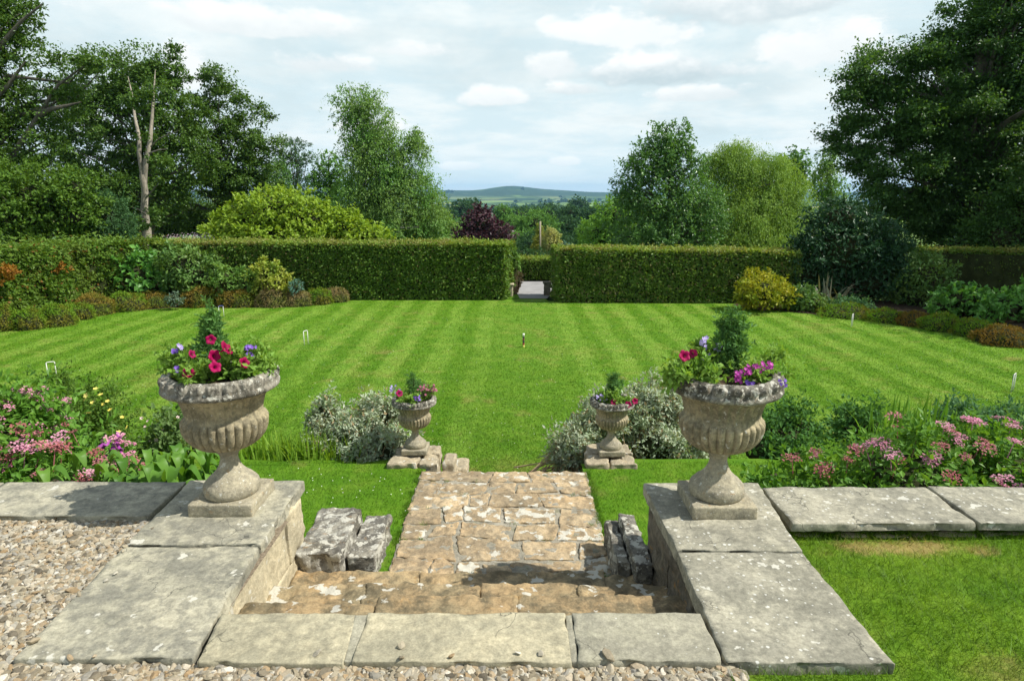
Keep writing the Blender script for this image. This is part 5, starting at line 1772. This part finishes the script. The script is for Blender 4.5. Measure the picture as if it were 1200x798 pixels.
bush('hydrangea_bush', 'shrub', 'bright broad-leaved bush, left one of the pair by the conifer hedge', [(122, 325, 20, 24), (112, 335, 14, 14)], 16.9, M_BROAD, 0.15, 71, 350, asp=.7, up=.3)
bush('hydrangea_bush', 'shrub', 'bright broad-leaved bush, right and larger one of the pair', [(162, 323, 30, 26), (178, 332, 16, 16)], 17.0, M_BROAD, 0.15, 72, 350, asp=.7, up=.3)
bush('dark_evergreen_bush', 'shrub', 'dark evergreen bush filling the space above the hydrangea pair', [(150, 300, 24, 14, .4), (98, 330, 10, 24)], 17.15, M_DKG, 0.10, 73, 350)
bush('glossy_bush', 'shrub', 'glossy dark-leaved bush growing against the left hedge', [(215, 312, 30, 26), (232, 322, 28, 22)], 17.1, M_GLOSS, 0.11, 74, 352)
bush('glossy_bush', 'shrub', 'lower green bush between glossy bush and yellow pieris', [(268, 328, 20, 18), (290, 330, 14, 14)], 16.85, M_PALEG, 0.10, 75, 352)
bush('pieris', 'pieris', 'yellow-green pieris with pinkish tips in front of the left hedge', [(312, 318, 16, 13), (322, 330, 20, 12), (298, 326, 12, 10), (304, 338, 12, 8), (334, 335, 9, 7)], 16.8, M_PIER, 0.085, 76, 358, up=.9, core=.55)
M_TIPS = leaf_mat('pieris_new_shoots', (0.45, 0.30, 0.10), (0.48, 0.22, 0.10), None, 0.3)
bush('blue_grey_shrub', 'shrub', 'small blue-grey shrub right of the yellow pieris', [(346, 336, 9, 7)], 16.7, leaf_mat('bluegrey_leaf', (0.08, 0.18, 0.14), (0.14, 0.25, 0.2)), 0.07, 77, 352)
bush('blue_grey_shrub', 'shrub', 'small blue-grey shrub in the gap of the heather row', [(203, 351, 9, 7)], 16.1, leaf_mat('sage_leaf', (0.10, 0.17, 0.12), (0.17, 0.24, 0.17)), 0.07, 78, 360)
bush('pale_flowers', 'flowers', 'pale yellow flower head cluster at the foot of the conifer hedge', [(77, 342, 11, 6)], 15.7, petal_mat('pale_yellow', (0.62, 0.60, 0.30), (0.66, 0.64, 0.38), .2), 0.06, 79, 358, core=.5)

bush('golden_shrub', 'shrub', 'rounded golden yellow shrub at the end of the right hedge', [(893, 340, 30, 22), (878, 346, 18, 16), (912, 346, 20, 16)], 16.0, leaf_mat('golden_leaf', (0.27, 0.29, 0.018), (0.40, 0.38, 0.03), (0.17, 0.24, 0.02), 0.3, 0.5, 0.25, nfreq=3.0), 0.085, 81, 363, up=.5)
bush('rhododendron', 'rhododendron', 'large dark blue-green rhododendron behind the phormium', [(985, 290, 52, 45), (1020, 320, 40, 45), (945, 315, 34, 40), (985, 255, 34, 22), (1035, 285, 26, 30), (965, 338, 30, 26)], 17.6, leaf_mat('rhododendron_leaf', (0.018, 0.06, 0.024), (0.042, 0.105, 0.042), (0.028, 0.08, 0.026), 0.15, 0.4, 0.4, nfreq=1.2), 0.13, 82, 368, asp=.42, cov=4.5, up=.1, ncl=150)
bush('green_bush', 'shrub', 'dark olive green bush right of the large rhododendron', [(1085, 322, 30, 26), (1075, 345, 26, 20)], 16.9, M_GLOSS, 0.10, 83, 372)
bush('hydrangea_bush', 'shrub', 'wide leafy mid green bush in the shaded right border', [(1128, 350, 32, 17), (1150, 356, 26, 16), (1108, 358, 20, 12)], 15.4, M_BROAD, 0.12, 84, 388, asp=.6)
bush('hydrangea_bush', 'shrub', 'leafy green bush cut by the right photo edge', [(1180, 358, 26, 20), (1205, 355, 24, 26), (1160, 366, 18, 14)], 14.6, M_BROAD, 0.12, 85, 396, asp=.55)
bush('low_bush', 'shrub', 'low dark bush right of the golden shrub', [(945, 352, 24, 12), (932, 350, 16, 14), (958, 357, 22, 9)], 16.1, M_GLOSS, 0.085, 86, 368)
bush('low_bush', 'shrub', 'low blue-green bush at the foot of the phormium', [(992, 358, 24, 9), (1010, 360, 18, 8)], 15.7, M_BLUEG, 0.07, 87, 372)
M_PHOR = leaf_mat('phormium_blade', (0.06, 0.09, 0.06), (0.20, 0.19, 0.13), None, 0.25, 0.4, 0.4)
tuft('phormium', 'dark sword-leaved phormium with pale striped blades in the right border', 'phormium', [G(px, 366, LAWN_Z) + (0, .5, 0) for px in (975, 985, 992)], 26, 0.95, 0.065, M_PHOR, 88, .6, arch=.6)

# plants and stonework in the gap
bush('gap_shrub', 'shrub', 'light green shrub against the end of the left hedge', [(604, 308, 6, 14), (600, 325, 5, 14)], 18.6, M_PALEG, 0.07, 90, 345)
bush('gap_shrub', 'shrub', 'purple-brown leaved shrub beside the drive', [(606, 328, 6, 11)], 18.9, leaf_mat('purple_shrub', (0.09, 0.07, 0.05), (0.14, 0.12, 0.07)), 0.06, 91, 345)
for px0, px1, py0, py1, d, lab in ((594, 601, 333, 347.5, 18.15, 'pale stone post at the foot of the left hedge end'), (637.5, 645, 331, 346, 18.4, 'grey stone post at the foot of the right hedge end')):
    a, b = W(px0, py1, d), W(px1, py0, d)
    t = empty('gate_post', (a[0], d, LAWN_Z), lab, 'post', 'stone posts at the hedge gap')
    mt = S_WALLL if px0 < 600 else S_WALLR
    build('shaft', MB().add(*rbox(rect(a[0], b[0], d, d + .2), LAWN_Z - .02, b[2] - .05, .04, .015, .012, 9, 3)), [mt], t, True)
    build('cap', MB().add(*rbox(rect(a[0] - .03, b[0] + .03, d - .03, d + .23), b[2] - .047, b[2] + .01, .04, .015, .008, 9, 4)), [mt], t, True)
bush('pink_rhododendron', 'rhododendron', 'pale pink rhododendron flowers just over the left hedge', [(215, 288, 22, 9), (237, 288, 16, 8)], 20.5, M_BROAD, 0.13, 92, 330)
PRH = corymb(petal_mat('pale_pink_truss', (0.66, 0.46, 0.56), (0.72, 0.62, 0.66), .2), 9, 0.11, 60)
PRV = corymb(petal_mat('mauve_truss', (0.36, 0.24, 0.45), (0.42, 0.3, 0.5), .2), 9, 0.11, 60)
t = [o for o in bpy.data.objects if o.name.startswith('pink_rhododendron')][0]
for px, py, me in ((198, 283, PRH), (203, 282, PRH), (209, 283, PRH), (214, 281, PRH), (221, 282, PRH), (226, 280.5, PRH), (230, 283, PRH), (243, 281, PRV), (229, 281, PRV)):
    put_flower(me, t, W(px, py - 2.5, 20.1), (0.3, -.6, .7), 1.7, 'flower_truss')

# ------------------------------------------------------------------ trees
def bark(name, a, b):
    return stone_mat(name, a, b, tuple(x * .45 for x in b), white=0.0, spots=0.0, dark_amt=.6, scale=1.6, bump=.9, streak=.25)


B_GREY = bark('grey_bark', (0.17, 0.15, 0.12), (0.11, 0.10, 0.08))
B_PALE = bark('pale_dead_wood', (0.38, 0.335, 0.265), (0.24, 0.215, 0.175))
B_BIRCH = bark('birch_bark', (0.48, 0.46, 0.42), (0.34, 0.32, 0.29))
B_PINE = bark('pine_bark', (0.15, 0.11, 0.08), (0.10, 0.075, 0.055))


def tree(name, label, pxe, d, mat, L, seed, base_px, barkm=None, r0=0.25, top=None, cov=3.6, asp=.55, ncl=None, clf=.30, nb=26, group=None, base_z=None, core=None, **kw):
    """pxe: crown ellipses (px, py, rx, ry[, metres nearer/farther]); base_px: foot of the trunk"""
    g = np.random.default_rng(seed)
    ells = [EL(a, b, c, e, d + (q[0] if q else 0), q[1] if len(q) > 1 else 0.85) for a, b, c, e, *q in pxe]
    area = sum(math.pi * e[1][0] * e[1][2] for e in ells)
    n = int(1.45 * cov * area / (L * L * asp * .5))
    rr = np.mean([e[1] for e in ells])
    bp = W(base_px[0], base_px[1], d)
    if base_z is None:
        bp[2] = float(terrain_z(np.array([bp[0]]), np.array([d]))[0])
    else:
        bp[2] = base_z
    t = empty(name, bp, label, 'tree', group)
    V, F, C = foliage(ells, n, L, L * asp, ncl or int(22 + 2.2 * area / (rr * clf) ** 2), rr * clf, g, minz=bp[2] + .2, **{**dict(fill=.15), **kw})
    build('crown', (V, F), mat if isinstance(mat, list) else [mat], t)
    tp = W(top[0], top[1], d) if top is not None else ells[0][0] + np.array((0, 0, ells[0][1][2] * .5))
    C = C[np.abs(C[:, 1] - d) < 4.5]
    build('trunk', limbs(bp, tp, r0, r0 * .22, C, g, nb), [barkm or B_GREY], t, True)
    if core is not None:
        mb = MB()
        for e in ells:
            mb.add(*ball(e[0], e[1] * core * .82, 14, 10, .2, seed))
        build('shade_core', mb, [M_DARKIN], t, True)  # dark balls block the sky and paint shade inside the crown
    return t


def LM(*a, **k):
    k.setdefault('gain', 1.45)
    return leaf_mat(*a, **k)


M_BEECH = LM('beech_leaf', (0.028, 0.075, 0.02), (0.065, 0.13, 0.03), (0.05, 0.11, 0.025), 0.35, 0.4, 0.35, nfreq=.5)
M_TALL = LM('tall_tree_leaf', (0.042, 0.10, 0.016), (0.10, 0.175, 0.03), (0.07, 0.14, 0.02), 0.3, 0.4, 0.35, nfreq=.6, gain=1.15)
M_DENSE = LM('dense_tree_leaf', (0.045, 0.105, 0.014), (0.10, 0.18, 0.022), (0.075, 0.14, 0.017), 0.3, 0.45, 0.3, nfreq=.6, gain=1.25)
M_ACER = LM('golden_maple_leaf', (0.16, 0.27, 0.022), (0.27, 0.37, 0.045), (0.20, 0.31, 0.03), 0.35, 0.45, 0.3, nfreq=.9, gain=1.1)
M_BIRCH = LM('birch_leaf', (0.085, 0.16, 0.035), (0.15, 0.24, 0.06), (0.08, 0.19, 0.035), 0.35, 0.45, 0.3, nfreq=.5)
M_ALDER = LM('alder_leaf', (0.038, 0.10, 0.024), (0.10, 0.195, 0.055), (0.075, 0.165, 0.034), 0.3, 0.35, 0.45, nfreq=.6)
M_WILL = LM('willow_leaf', (0.11, 0.20, 0.03), (0.175, 0.27, 0.055), (0.14, 0.23, 0.035), 0.35, 0.5, 0.25, nfreq=.5)
M_YEW = LM('yew_leaf', (0.028, 0.075, 0.026), (0.055, 0.115, 0.04), None, 0.2, 0.5, 0.25)
M_COPPER = LM('copper_leaf', (0.035, 0.016, 0.022), (0.075, 0.035, 0.04), (0.05, 0.022, 0.03), 0.2, 0.4, 0.35, nfreq=.7, tcol=(1.4, .7, .8))
M_MID = LM('mid_tree_leaf', (0.055, 0.135, 0.03), (0.11, 0.21, 0.05), (0.08, 0.17, 0.035), 0.3, nfreq=.4)
M_MIDB = LM('bright_tree_leaf', (0.085, 0.19, 0.03), (0.15, 0.27, 0.05), (0.11, 0.22, 0.035), 0.35, nfreq=.5)
M_FARG = LM('far_tree_leaf', (0.022, 0.06, 0.024), (0.042, 0.09, 0.034), None, 0.25)
M_PINEF = LM('pine_needle', (0.03, 0.075, 0.032), (0.06, 0.11, 0.045), None, 0.2)
M_GOLDC = LM('golden_conifer_leaf', (0.17, 0.20, 0.03), (0.27, 0.27, 0.06), (0.12, 0.17, 0.03), 0.25, nfreq=1.0)
M_VARI = LM('variegated_leaf', (0.25, 0.27, 0.10), (0.36, 0.34, 0.15), (0.2, 0.25, 0.08), 0.25, nfreq=1.5)

# left side
tree('beech_tree', 'tall dark tree cut by the left photo edge, boughs over the lawn side', [(-30, 60, 70, 75), (-45, -40, 70, 70), (5, 20, 40, 30), (-20, 140, 55, 50), (20, 165, 55, 38), (95, 78, 32, 10), (70, 100, 24, 14), (50, 128, 40, 22), (10, 205, 60, 30), (30, 8, 22, 14), (25, 60, 26, 10), (110, 72, 14, 6)], 27, M_TALL, 0.125, 501, (-30, 300), r0=.42, top=(-20, 20), cov=2.9, clf=.32, nb=60, flat=.5, jit=.08, fill=.25, ncl=260)
bt = [o for o in bpy.data.objects if o.name == 'beech_tree'][0]
mb = MB()
for q in (((-10, 230), (20, 175), (45, 135), (68, 100), (98, 78)), ((-30, 90), (0, 55), (25, 25), (50, 5)), ((45, 135), (60, 128), (80, 124), (95, 120)), ((-20, 130), (10, 100), (30, 72))):
    pts = [W(a, b, 26.4) for a, b in q]
    mb.add(*tube(pts, np.linspace(.13, .025, len(pts)), 7))
build('bough', mb, [B_GREY], bt, True)
tree('broadleaf_tree', 'dense low broadleaf tree over the conifer hedge on the left', [(40, 235, 66, 40), (20, 255, 70, 34), (85, 222, 30, 24), (-20, 235, 60, 50), (85, 255, 30, 24)], 23, M_DENSE, 0.12, 502, (30, 320), r0=.25, cov=3.8, core=.5, flat=.5, clf=.26)
tree('yew_tree', 'dark blue-green conifer bush standing left of the bare trunk', [(122, 258, 30, 30), (100, 265, 26, 28), (146, 268, 14, 20)], 24, M_YEW, 0.09, 503, (120, 320), r0=.16, cov=4, asp=.35, up=.9, core=.65)
tt = tree('tall_tree', 'tall tree with a pale bare forked trunk', [(125, 92, 52, 38), (165, 78, 34, 28), (198, 82, 20, 28), (100, 135, 40, 42), (140, 150, 52, 50), (195, 140, 46, 45), (205, 200, 40, 44), (120, 215, 50, 40), (160, 230, 60, 40), (235, 175, 24, 30), (80, 180, 26, 30), (150, 215, 16, 7, -5), (192, 132, 12, 7, -5), (158, 118, 12, 8, -5), (186, 100, 14, 7, -5), (168, 160, 9, 5, -5), (190, 196, 14, 8, -5), (160, 262, 16, 8, -5), (184, 250, 10, 6, -5)], 41, M_TALL, 0.17, 504, (172, 300), r0=.40, top=(178, 95), cov=3.3, clf=.34, nb=60, flat=.55, fill=.24, ncl=260, barkm=B_GREY)
# its bare double trunk stands forward of the leaves
fork = []
g = np.random.default_rng(77)
mb = MB()
pt = [W(px, py, 37.0) for px, py in ((173, 292), (173, 270), (169, 245), (170, 225), (167, 205))]
mb.add(*tube(pt, [.24, .205, .19, .175, .165], 10))
mb.add(*tube([pt[4] + (0, .05, -.5), W(171, 188, 37), W(176, 165, 37.1), W(178, 140, 37.4), W(180, 112, 37.8), W(182, 82, 38.2)], [.14, .125, .11, .085, .06, .02], 8))
mb.add(*tube([pt[4] + (0, .03, -.5), W(163, 180, 37), W(163, 160, 37), W(158, 138, 37.6), W(155, 112, 38.6), W(150, 90, 39.5)], [.125, .115, .095, .075, .05, .02], 8))
mb.add(*tube([W(177, 172, 36.8), W(186, 163, 36.2), W(197, 158, 35.8), W(210, 153, 35.6)], [.05, .036, .024, .01], 6))
mb.add(*tube([W(175, 180, 36.8), W(186, 176, 36.2), W(196, 175, 36)], [.06, .035, .012], 6))
mb.add(*tube([W(171, 232, 36.7), W(180, 222, 36.2), W(186, 215, 36)], [.06, .035, .012], 6))
mb.add(*tube([W(171, 252, 36.7), W(163, 246, 36.2), W(155, 243, 36)], [.06, .035, .012], 6))
build('bare_trunk', mb, [B_PALE], tt, True)
tree('oak_tree', 'tall dark tree with drooping side boughs behind the golden maple', [(262, 112, 26, 36), (248, 85, 14, 14), (285, 150, 30, 28), (268, 190, 50, 44), (305, 138, 12, 10), (316, 175, 16, 14), (235, 225, 50, 42), (295, 215, 34, 40), (235, 150, 26, 34)], 45, M_TALL, 0.175, 505, (262, 300), r0=.38, top=(260, 150), cov=3.3, clf=.33, nb=50, droop=.3, flat=.6, fill=.14, ncl=190)
tree('understorey_tree', 'dark low tree filling the space behind the bare trunk', [(215, 258, 42, 24), (150, 262, 44, 26), (180, 250, 40, 20), (120, 240, 40, 30), (250, 262, 40, 22)], 49, M_TALL, 0.2, 514, (190, 300), r0=.25, cov=3.0, core=.75, flat=.6)
tree('slender_tree', 'slender grey-green tree between dark tree and pine', [(326, 205, 14, 20), (318, 230, 20, 24), (332, 228, 12, 22)], 52, M_ALDER, 0.16, 506, (324, 300), r0=.16, cov=2.4)
tree('pine_tree', 'small flat-topped dark pine left of the birch', [(344, 172, 18, 7), (352, 186, 20, 7), (336, 200, 26, 9), (350, 215, 26, 8), (338, 230, 20, 10), (330, 188, 14, 6)], 58, M_PINEF, 0.19, 507, (346, 300), B_PINE, r0=.22, top=(345, 170), cov=2.6, asp=.35, flat=.35, nb=20)
tree('small_broadleaf_tree', 'small dark broadleaf tree touching the left side of the birch', [(386, 192, 16, 16), (375, 208, 14, 12), (385, 228, 24, 22), (400, 215, 16, 20)], 50, M_MID, 0.19, 508, (384, 300), r0=.18, cov=2.8)
tree('golden_maple', 'wide bright yellow-green maple over the left hedge', [(330, 245, 45, 26), (300, 258, 42, 26), (360, 260, 45, 24), (275, 272, 36, 18), (400, 268, 34, 18), (432, 276, 26, 12), (335, 275, 70, 18), (410, 258, 14, 12)], 24, M_ACER, 0.13, 509, (335, 330), r0=.2, cov=4.6, asp=.7, flat=.5, nup=1.1, core=.55, clf=.2, fill=.35, shell=2.5)
tree('birch_tree', 'tall airy birch with a sparse weeping crown', [(408, 125, 14, 24), (428, 122, 16, 20), (445, 150, 22, 30), (420, 165, 22, 40), (440, 200, 40, 45), (475, 190, 26, 38), (468, 240, 46, 45), (497, 240, 24, 40), (425, 240, 40, 42), (510, 268, 22, 26), (395, 118, 6, 6), (450, 275, 50, 24), (488, 165, 12, 18)], 38, M_BIRCH, 0.125, 510, (432, 310), B_BIRCH, r0=.22, top=(425, 120), cov=2.7, asp=.5, droop=.8, clf=.30, spray_len=1.3, nb=50, flat=.9)
# centre distance
tree('copper_beech', 'dark purple copper beech over the left hedge end', [(563, 262, 24, 15), (550, 276, 24, 16), (578, 276, 26, 16), (566, 285, 34, 14), (560, 252, 12, 8)], 62, M_COPPER, 0.28, 511, (566, 320), r0=.3, cov=3.8, asp=.7, core=.62)
tree('grey_green_shrub', 'low grey-green bush top showing over the left hedge near the gap', [(520, 288, 12, 5), (540, 289, 14, 4), (562, 289, 20, 5)], 21, M_PALEG, .09, 512, (540, 330), r0=.05, cov=3)
for i, (px, py, rx, ry, d, mt, lab) in enumerate((
        (628, 264, 30, 22, 100, M_MID, 'round mid green tree right of the copper beech'),
        (612, 282, 20, 16, 92, M_MID, 'dark tree at the right foot of the copper beech'),
        (662, 268, 26, 20, 118, M_FARG, 'grey-green spreading tree above the variegated bush'),
        (690, 275, 20, 18, 88, M_MID, 'dark tree left of the bright green tree by the alder'),
        (640, 283, 40, 16, 84, M_FARG, 'dark tree behind the golden conifer'),
        (540, 238, 15, 12, 330, M_FARG, 'darkest round tree beyond the birch, left of a pair'),
        (553, 237, 14, 13, 345, M_FARG, 'dark round tree beyond the copper beech, right of a pair'),
        (525, 245, 14, 12, 290, M_FARG, 'distant tree next to the right edge of the birch'),
        (535, 258, 24, 10, 210, M_MID, 'distant low trees clump left above the copper beech'),
        (590, 250, 12, 14, 170, M_MID, 'pointed mid-distance tree right above the copper beech'),
        (612, 246, 26, 9, 210, M_FARG, 'wide mid-distance tree before the pale fields'),
        (645, 246, 24, 12, 205, M_FARG, 'mid-distance tree left of the twin dark trees'),
        (668, 246, 18, 14, 190, M_FARG, 'left one of the twin dark trees before the far hill'),
        (690, 248, 14, 14, 180, M_FARG, 'right one of the twin dark trees before the far hill'),
        (678, 232, 14, 7, 520, M_FARG, 'far tree on the skyline of the plain near the alder'),
        (700, 240, 10, 10, 400, M_FARG, 'far dark tree touching the left edge of the bright tree'),
        (600, 262, 18, 12, 130, M_MID, 'tree crown directly right of the copper beech top'))):
    if d >= 180:
        py += 6
    m = mpp(d, 0) * (rx + ry) / 2
    tree('distant_tree', lab, [(px, py, rx * .8, ry * .8), (px - rx * .35, py + ry * .3, rx * .6, ry * .7), (px + rx * .35, py + ry * .25, rx * .6, ry * .7)], d, mt, max(.18, 1.9 * d / 760), 520 + i, (px, py + ry + 8), r0=m * .07, cov=3.4, asp=.75, nb=8, core=.6, group='trees below the garden')
tree('bright_tree', 'bright green rounded tree at the left foot of the alder', [(718, 255, 24, 22), (705, 275, 26, 20), (730, 275, 26, 22)], 56, M_MIDB, 0.2, 540, (715, 320), r0=.22, cov=3.4, asp=.65, core=.55)
tree('golden_conifer', 'narrow golden green conifer left of the variegated bush', [(632, 280, 7, 8), (632, 271, 4, 7), (631, 291, 9, 8)], 44, M_GOLDC, 0.13, 541, (632, 320), r0=.08, cov=5, asp=.35, up=.8, fill=.4)
tree('variegated_tree', 'small egg-shaped cream variegated tree seen above the gap', [(646, 278, 9, 11), (646, 287, 12, 11), (645, 294, 11, 8)], 43, M_VARI, 0.13, 542, (646, 320), r0=.1, cov=6, asp=.55, core=.4, fill=.5)
tree('blue_conifer', 'small blue-green rounded bush right of the variegated tree', [(661, 291, 8, 6)], 42, LM('blue_bush_leaf', (0.06, 0.13, 0.10), (0.10, 0.18, 0.14)), 0.12, 543, (661, 320), r0=.06, cov=4, core=.7)
tree('hedge_top_shrub', 'dark twiggy shrub above the low hedge beyond the drive', [(622, 299, 16, 7), (645, 300, 12, 6), (605, 296, 8, 8)], 30, M_YEW, 0.09, 544, (622, 330), r0=.05, cov=3)
# right side
tree('alder_tree', 'tall blue-green tree with a pointed top right of the far view', [(780, 165, 18, 18), (775, 185, 34, 24), (752, 200, 26, 20), (800, 165, 12, 16), (800, 200, 30, 30), (790, 240, 60, 36), (745, 235, 26, 24), (730, 218, 10, 7), (770, 275, 60, 24), (825, 260, 30, 36), (778, 150, 5, 8)], 36, M_ALDER, 0.145, 550, (790, 320), r0=.28, top=(780, 150), cov=3.0, clf=.30, nb=50, up=.5)
tree('willow_tree', 'yellowish green weeping willow behind the right hedge', [(838, 190, 14, 14), (866, 178, 22, 12), (905, 192, 22, 14), (925, 215, 20, 20), (862, 188, 30, 18), (890, 208, 36, 22), (845, 205, 26, 28), (870, 240, 55, 34), (915, 250, 34, 34), (860, 280, 60, 22), (900, 285, 40, 20)], 39, M_WILL, 0.135, 551, (875, 320), r0=.3, top=(868, 180), cov=3.6, asp=.3, droop=1.3, clf=.32, spray_len=1.5, fill=.08)
tree('round_tree', 'round blue-green tree between willow and dark beech', [(930, 192, 20, 16), (938, 208, 18, 16), (918, 200, 14, 14)], 66, M_ALDER, 0.26, 552, (930, 300), r0=.25, cov=3.2, asp=.65, core=.5)
tree('weeping_birch', 'slim weeping birch against the left edge of the dark beech', [(972, 190, 12, 20), (966, 215, 14, 24), (978, 235, 16, 26)], 40, M_BIRCH, 0.13, 553, (972, 310), B_BIRCH, r0=.14, cov=3, droop=.9, spray_len=1.3)
tree('dark_beech', 'huge dark beech overhanging the right side', [(1000, 85, 16, 10), (988, 118, 18, 10), (992, 140, 20, 9), (1015, 62, 14, 12), (1060, 55, 16, 14), (1035, 95, 46, 36), (1010, 120, 34, 24), (1080, 105, 50, 50), (1040, 150, 60, 34), (1005, 165, 26, 18), (1150, 55, 60, 60), (1125, 30, 40, 40), (1195, 30, 60, 70), (1120, 150, 70, 60), (1180, 150, 70, 90), (1070, 210, 70, 40), (1130, 230, 70, 55), (1200, 240, 60, 70), (1060, 250, 50, 30), (1260, 120, 80, 140), (1230, -40, 90, 60), (1330, 60, 120, 120, -6), (1480, 60, 130, 130, -9), (1420, 180, 110, 70, -6), (1110, 275, 60, 24)], 23.5, M_BEECH, 0.105, 554, (1150, 335), r0=.55, top=(1150, 40), cov=3.7, clf=.30, nb=90, flat=.36, nup=1.1, asp=.6, fill=.16, spray_len=1.35, ncl=420)
tree('dark_beech', 'dark tree rising behind the clipped hedge at the right photo edge', [(1220, 250, 60, 70), (1290, 200, 70, 100), (1180, 280, 40, 30), (1340, 260, 60, 80)], 20, M_BEECH, 0.11, 555, (1240, 340), r0=.3, cov=3.2, flat=.6, core=.55)

# timber pole by the copper beech
pb, ptop = W(633, 300, 40), W(633, 259.5, 40)
pz = float(terrain_z(np.array([pb[0]]), np.array([40.0]))[0])
build('timber_pole', MB().add(*cylinder((pb[0], 40, pz), ptop, .055, 10)), [plain_mat('weathered_timber', (0.30, 0.26, 0.20), .8, .2)], None, True, (pb[0], 40, pz), 'bare weathered timber pole in front of the copper beech', 'pole')


# far woodland on the plain, too many to count
def woodland():
    g = np.random.default_rng(91)
    V, F, n = [], [], 0
    V2 = []
    cand = []
    for _ in range(5200):
        d = 1 / (1 / 620 + g.random() * (1 / 5000 - 1 / 620))
        x = g.uniform(-.55, .62) * d
        cand.append((x, d))
    cand = np.array(cand)
    keep = fbm(np.c_[cand / 420.0, cand[:, 0] * 0], 1.0, 3) + fbm(np.c_[cand[:, 0] / 160, cand[:, 1] / 500, cand[:, 0] * 0 + 4], 1.0, 2) * .8 > .36
    cand = cand[keep]
    zz = terrain_z(cand[:, 0], cand[:, 1])
    for (x, d), z in zip(cand, zz):
        h = g.uniform(7, 14)
        w = h * g.uniform(.35, .6)
        m = int(70 if d > 900 else 170)
        dr = unit(g.normal(size=(m, 3)))
        P = np.array((x, d, z + h * .55)) + dr * np.array((w, w, h * .5)) * (.7 + .35 * g.random(m))[:, None]
        s = max(.9, 1.5 * d / 760)
        v, f = leaf_quads(P, g.normal(size=(m, 3)), dr + g.normal(size=(m, 3)) * .5, s * 1.5, s)
        V.append(v)
        F.append(f + n)
        n += len(v)
        b, bf = ball((x, d, z + h * .5), (w * .85, w * .85, h * .48), 8, 6)
        V.append(b)
        F.append(bf + n)
        n += len(b)
    build('far_woodland', (np.concatenate(V), np.concatenate(F)), [M_FARG], kind='stuff')


woodland()


# ------------------------------------------------------------------ the air over the plain
def haze():
    m, k, out = new_mat('haze_air')
    p = k.n('ShaderNodeVolumePrincipled')
    p.inputs['Color'].default_value = (0.34, 0.64, 0.97, 1)
    p.inputs['Density'].default_value = 0.00008
    p.inputs['Anisotropy'].default_value = 0.0
    k.t.links.new(p.outputs[0], out.inputs['Volume'])
    x0, x1, y0, y1, z0, z1 = -9400, 9400, -120, 9400, -110, 95
    V = [(x0, y0, z0), (x1, y0, z0), (x1, y1, z0), (x0, y1, z0), (x0, y0, z1), (x1, y0, z1), (x1, y1, z1), (x0, y1, z1)]
    F = [(0, 3, 2, 1), (4, 5, 6, 7), (0, 1, 5, 4), (1, 2, 6, 5), (2, 3, 7, 6), (3, 0, 4, 7)]
    build('haze', (np.array(V, float), np.array(F)), [m], kind='stuff')


HAZE = True
if HAZE:
    haze()
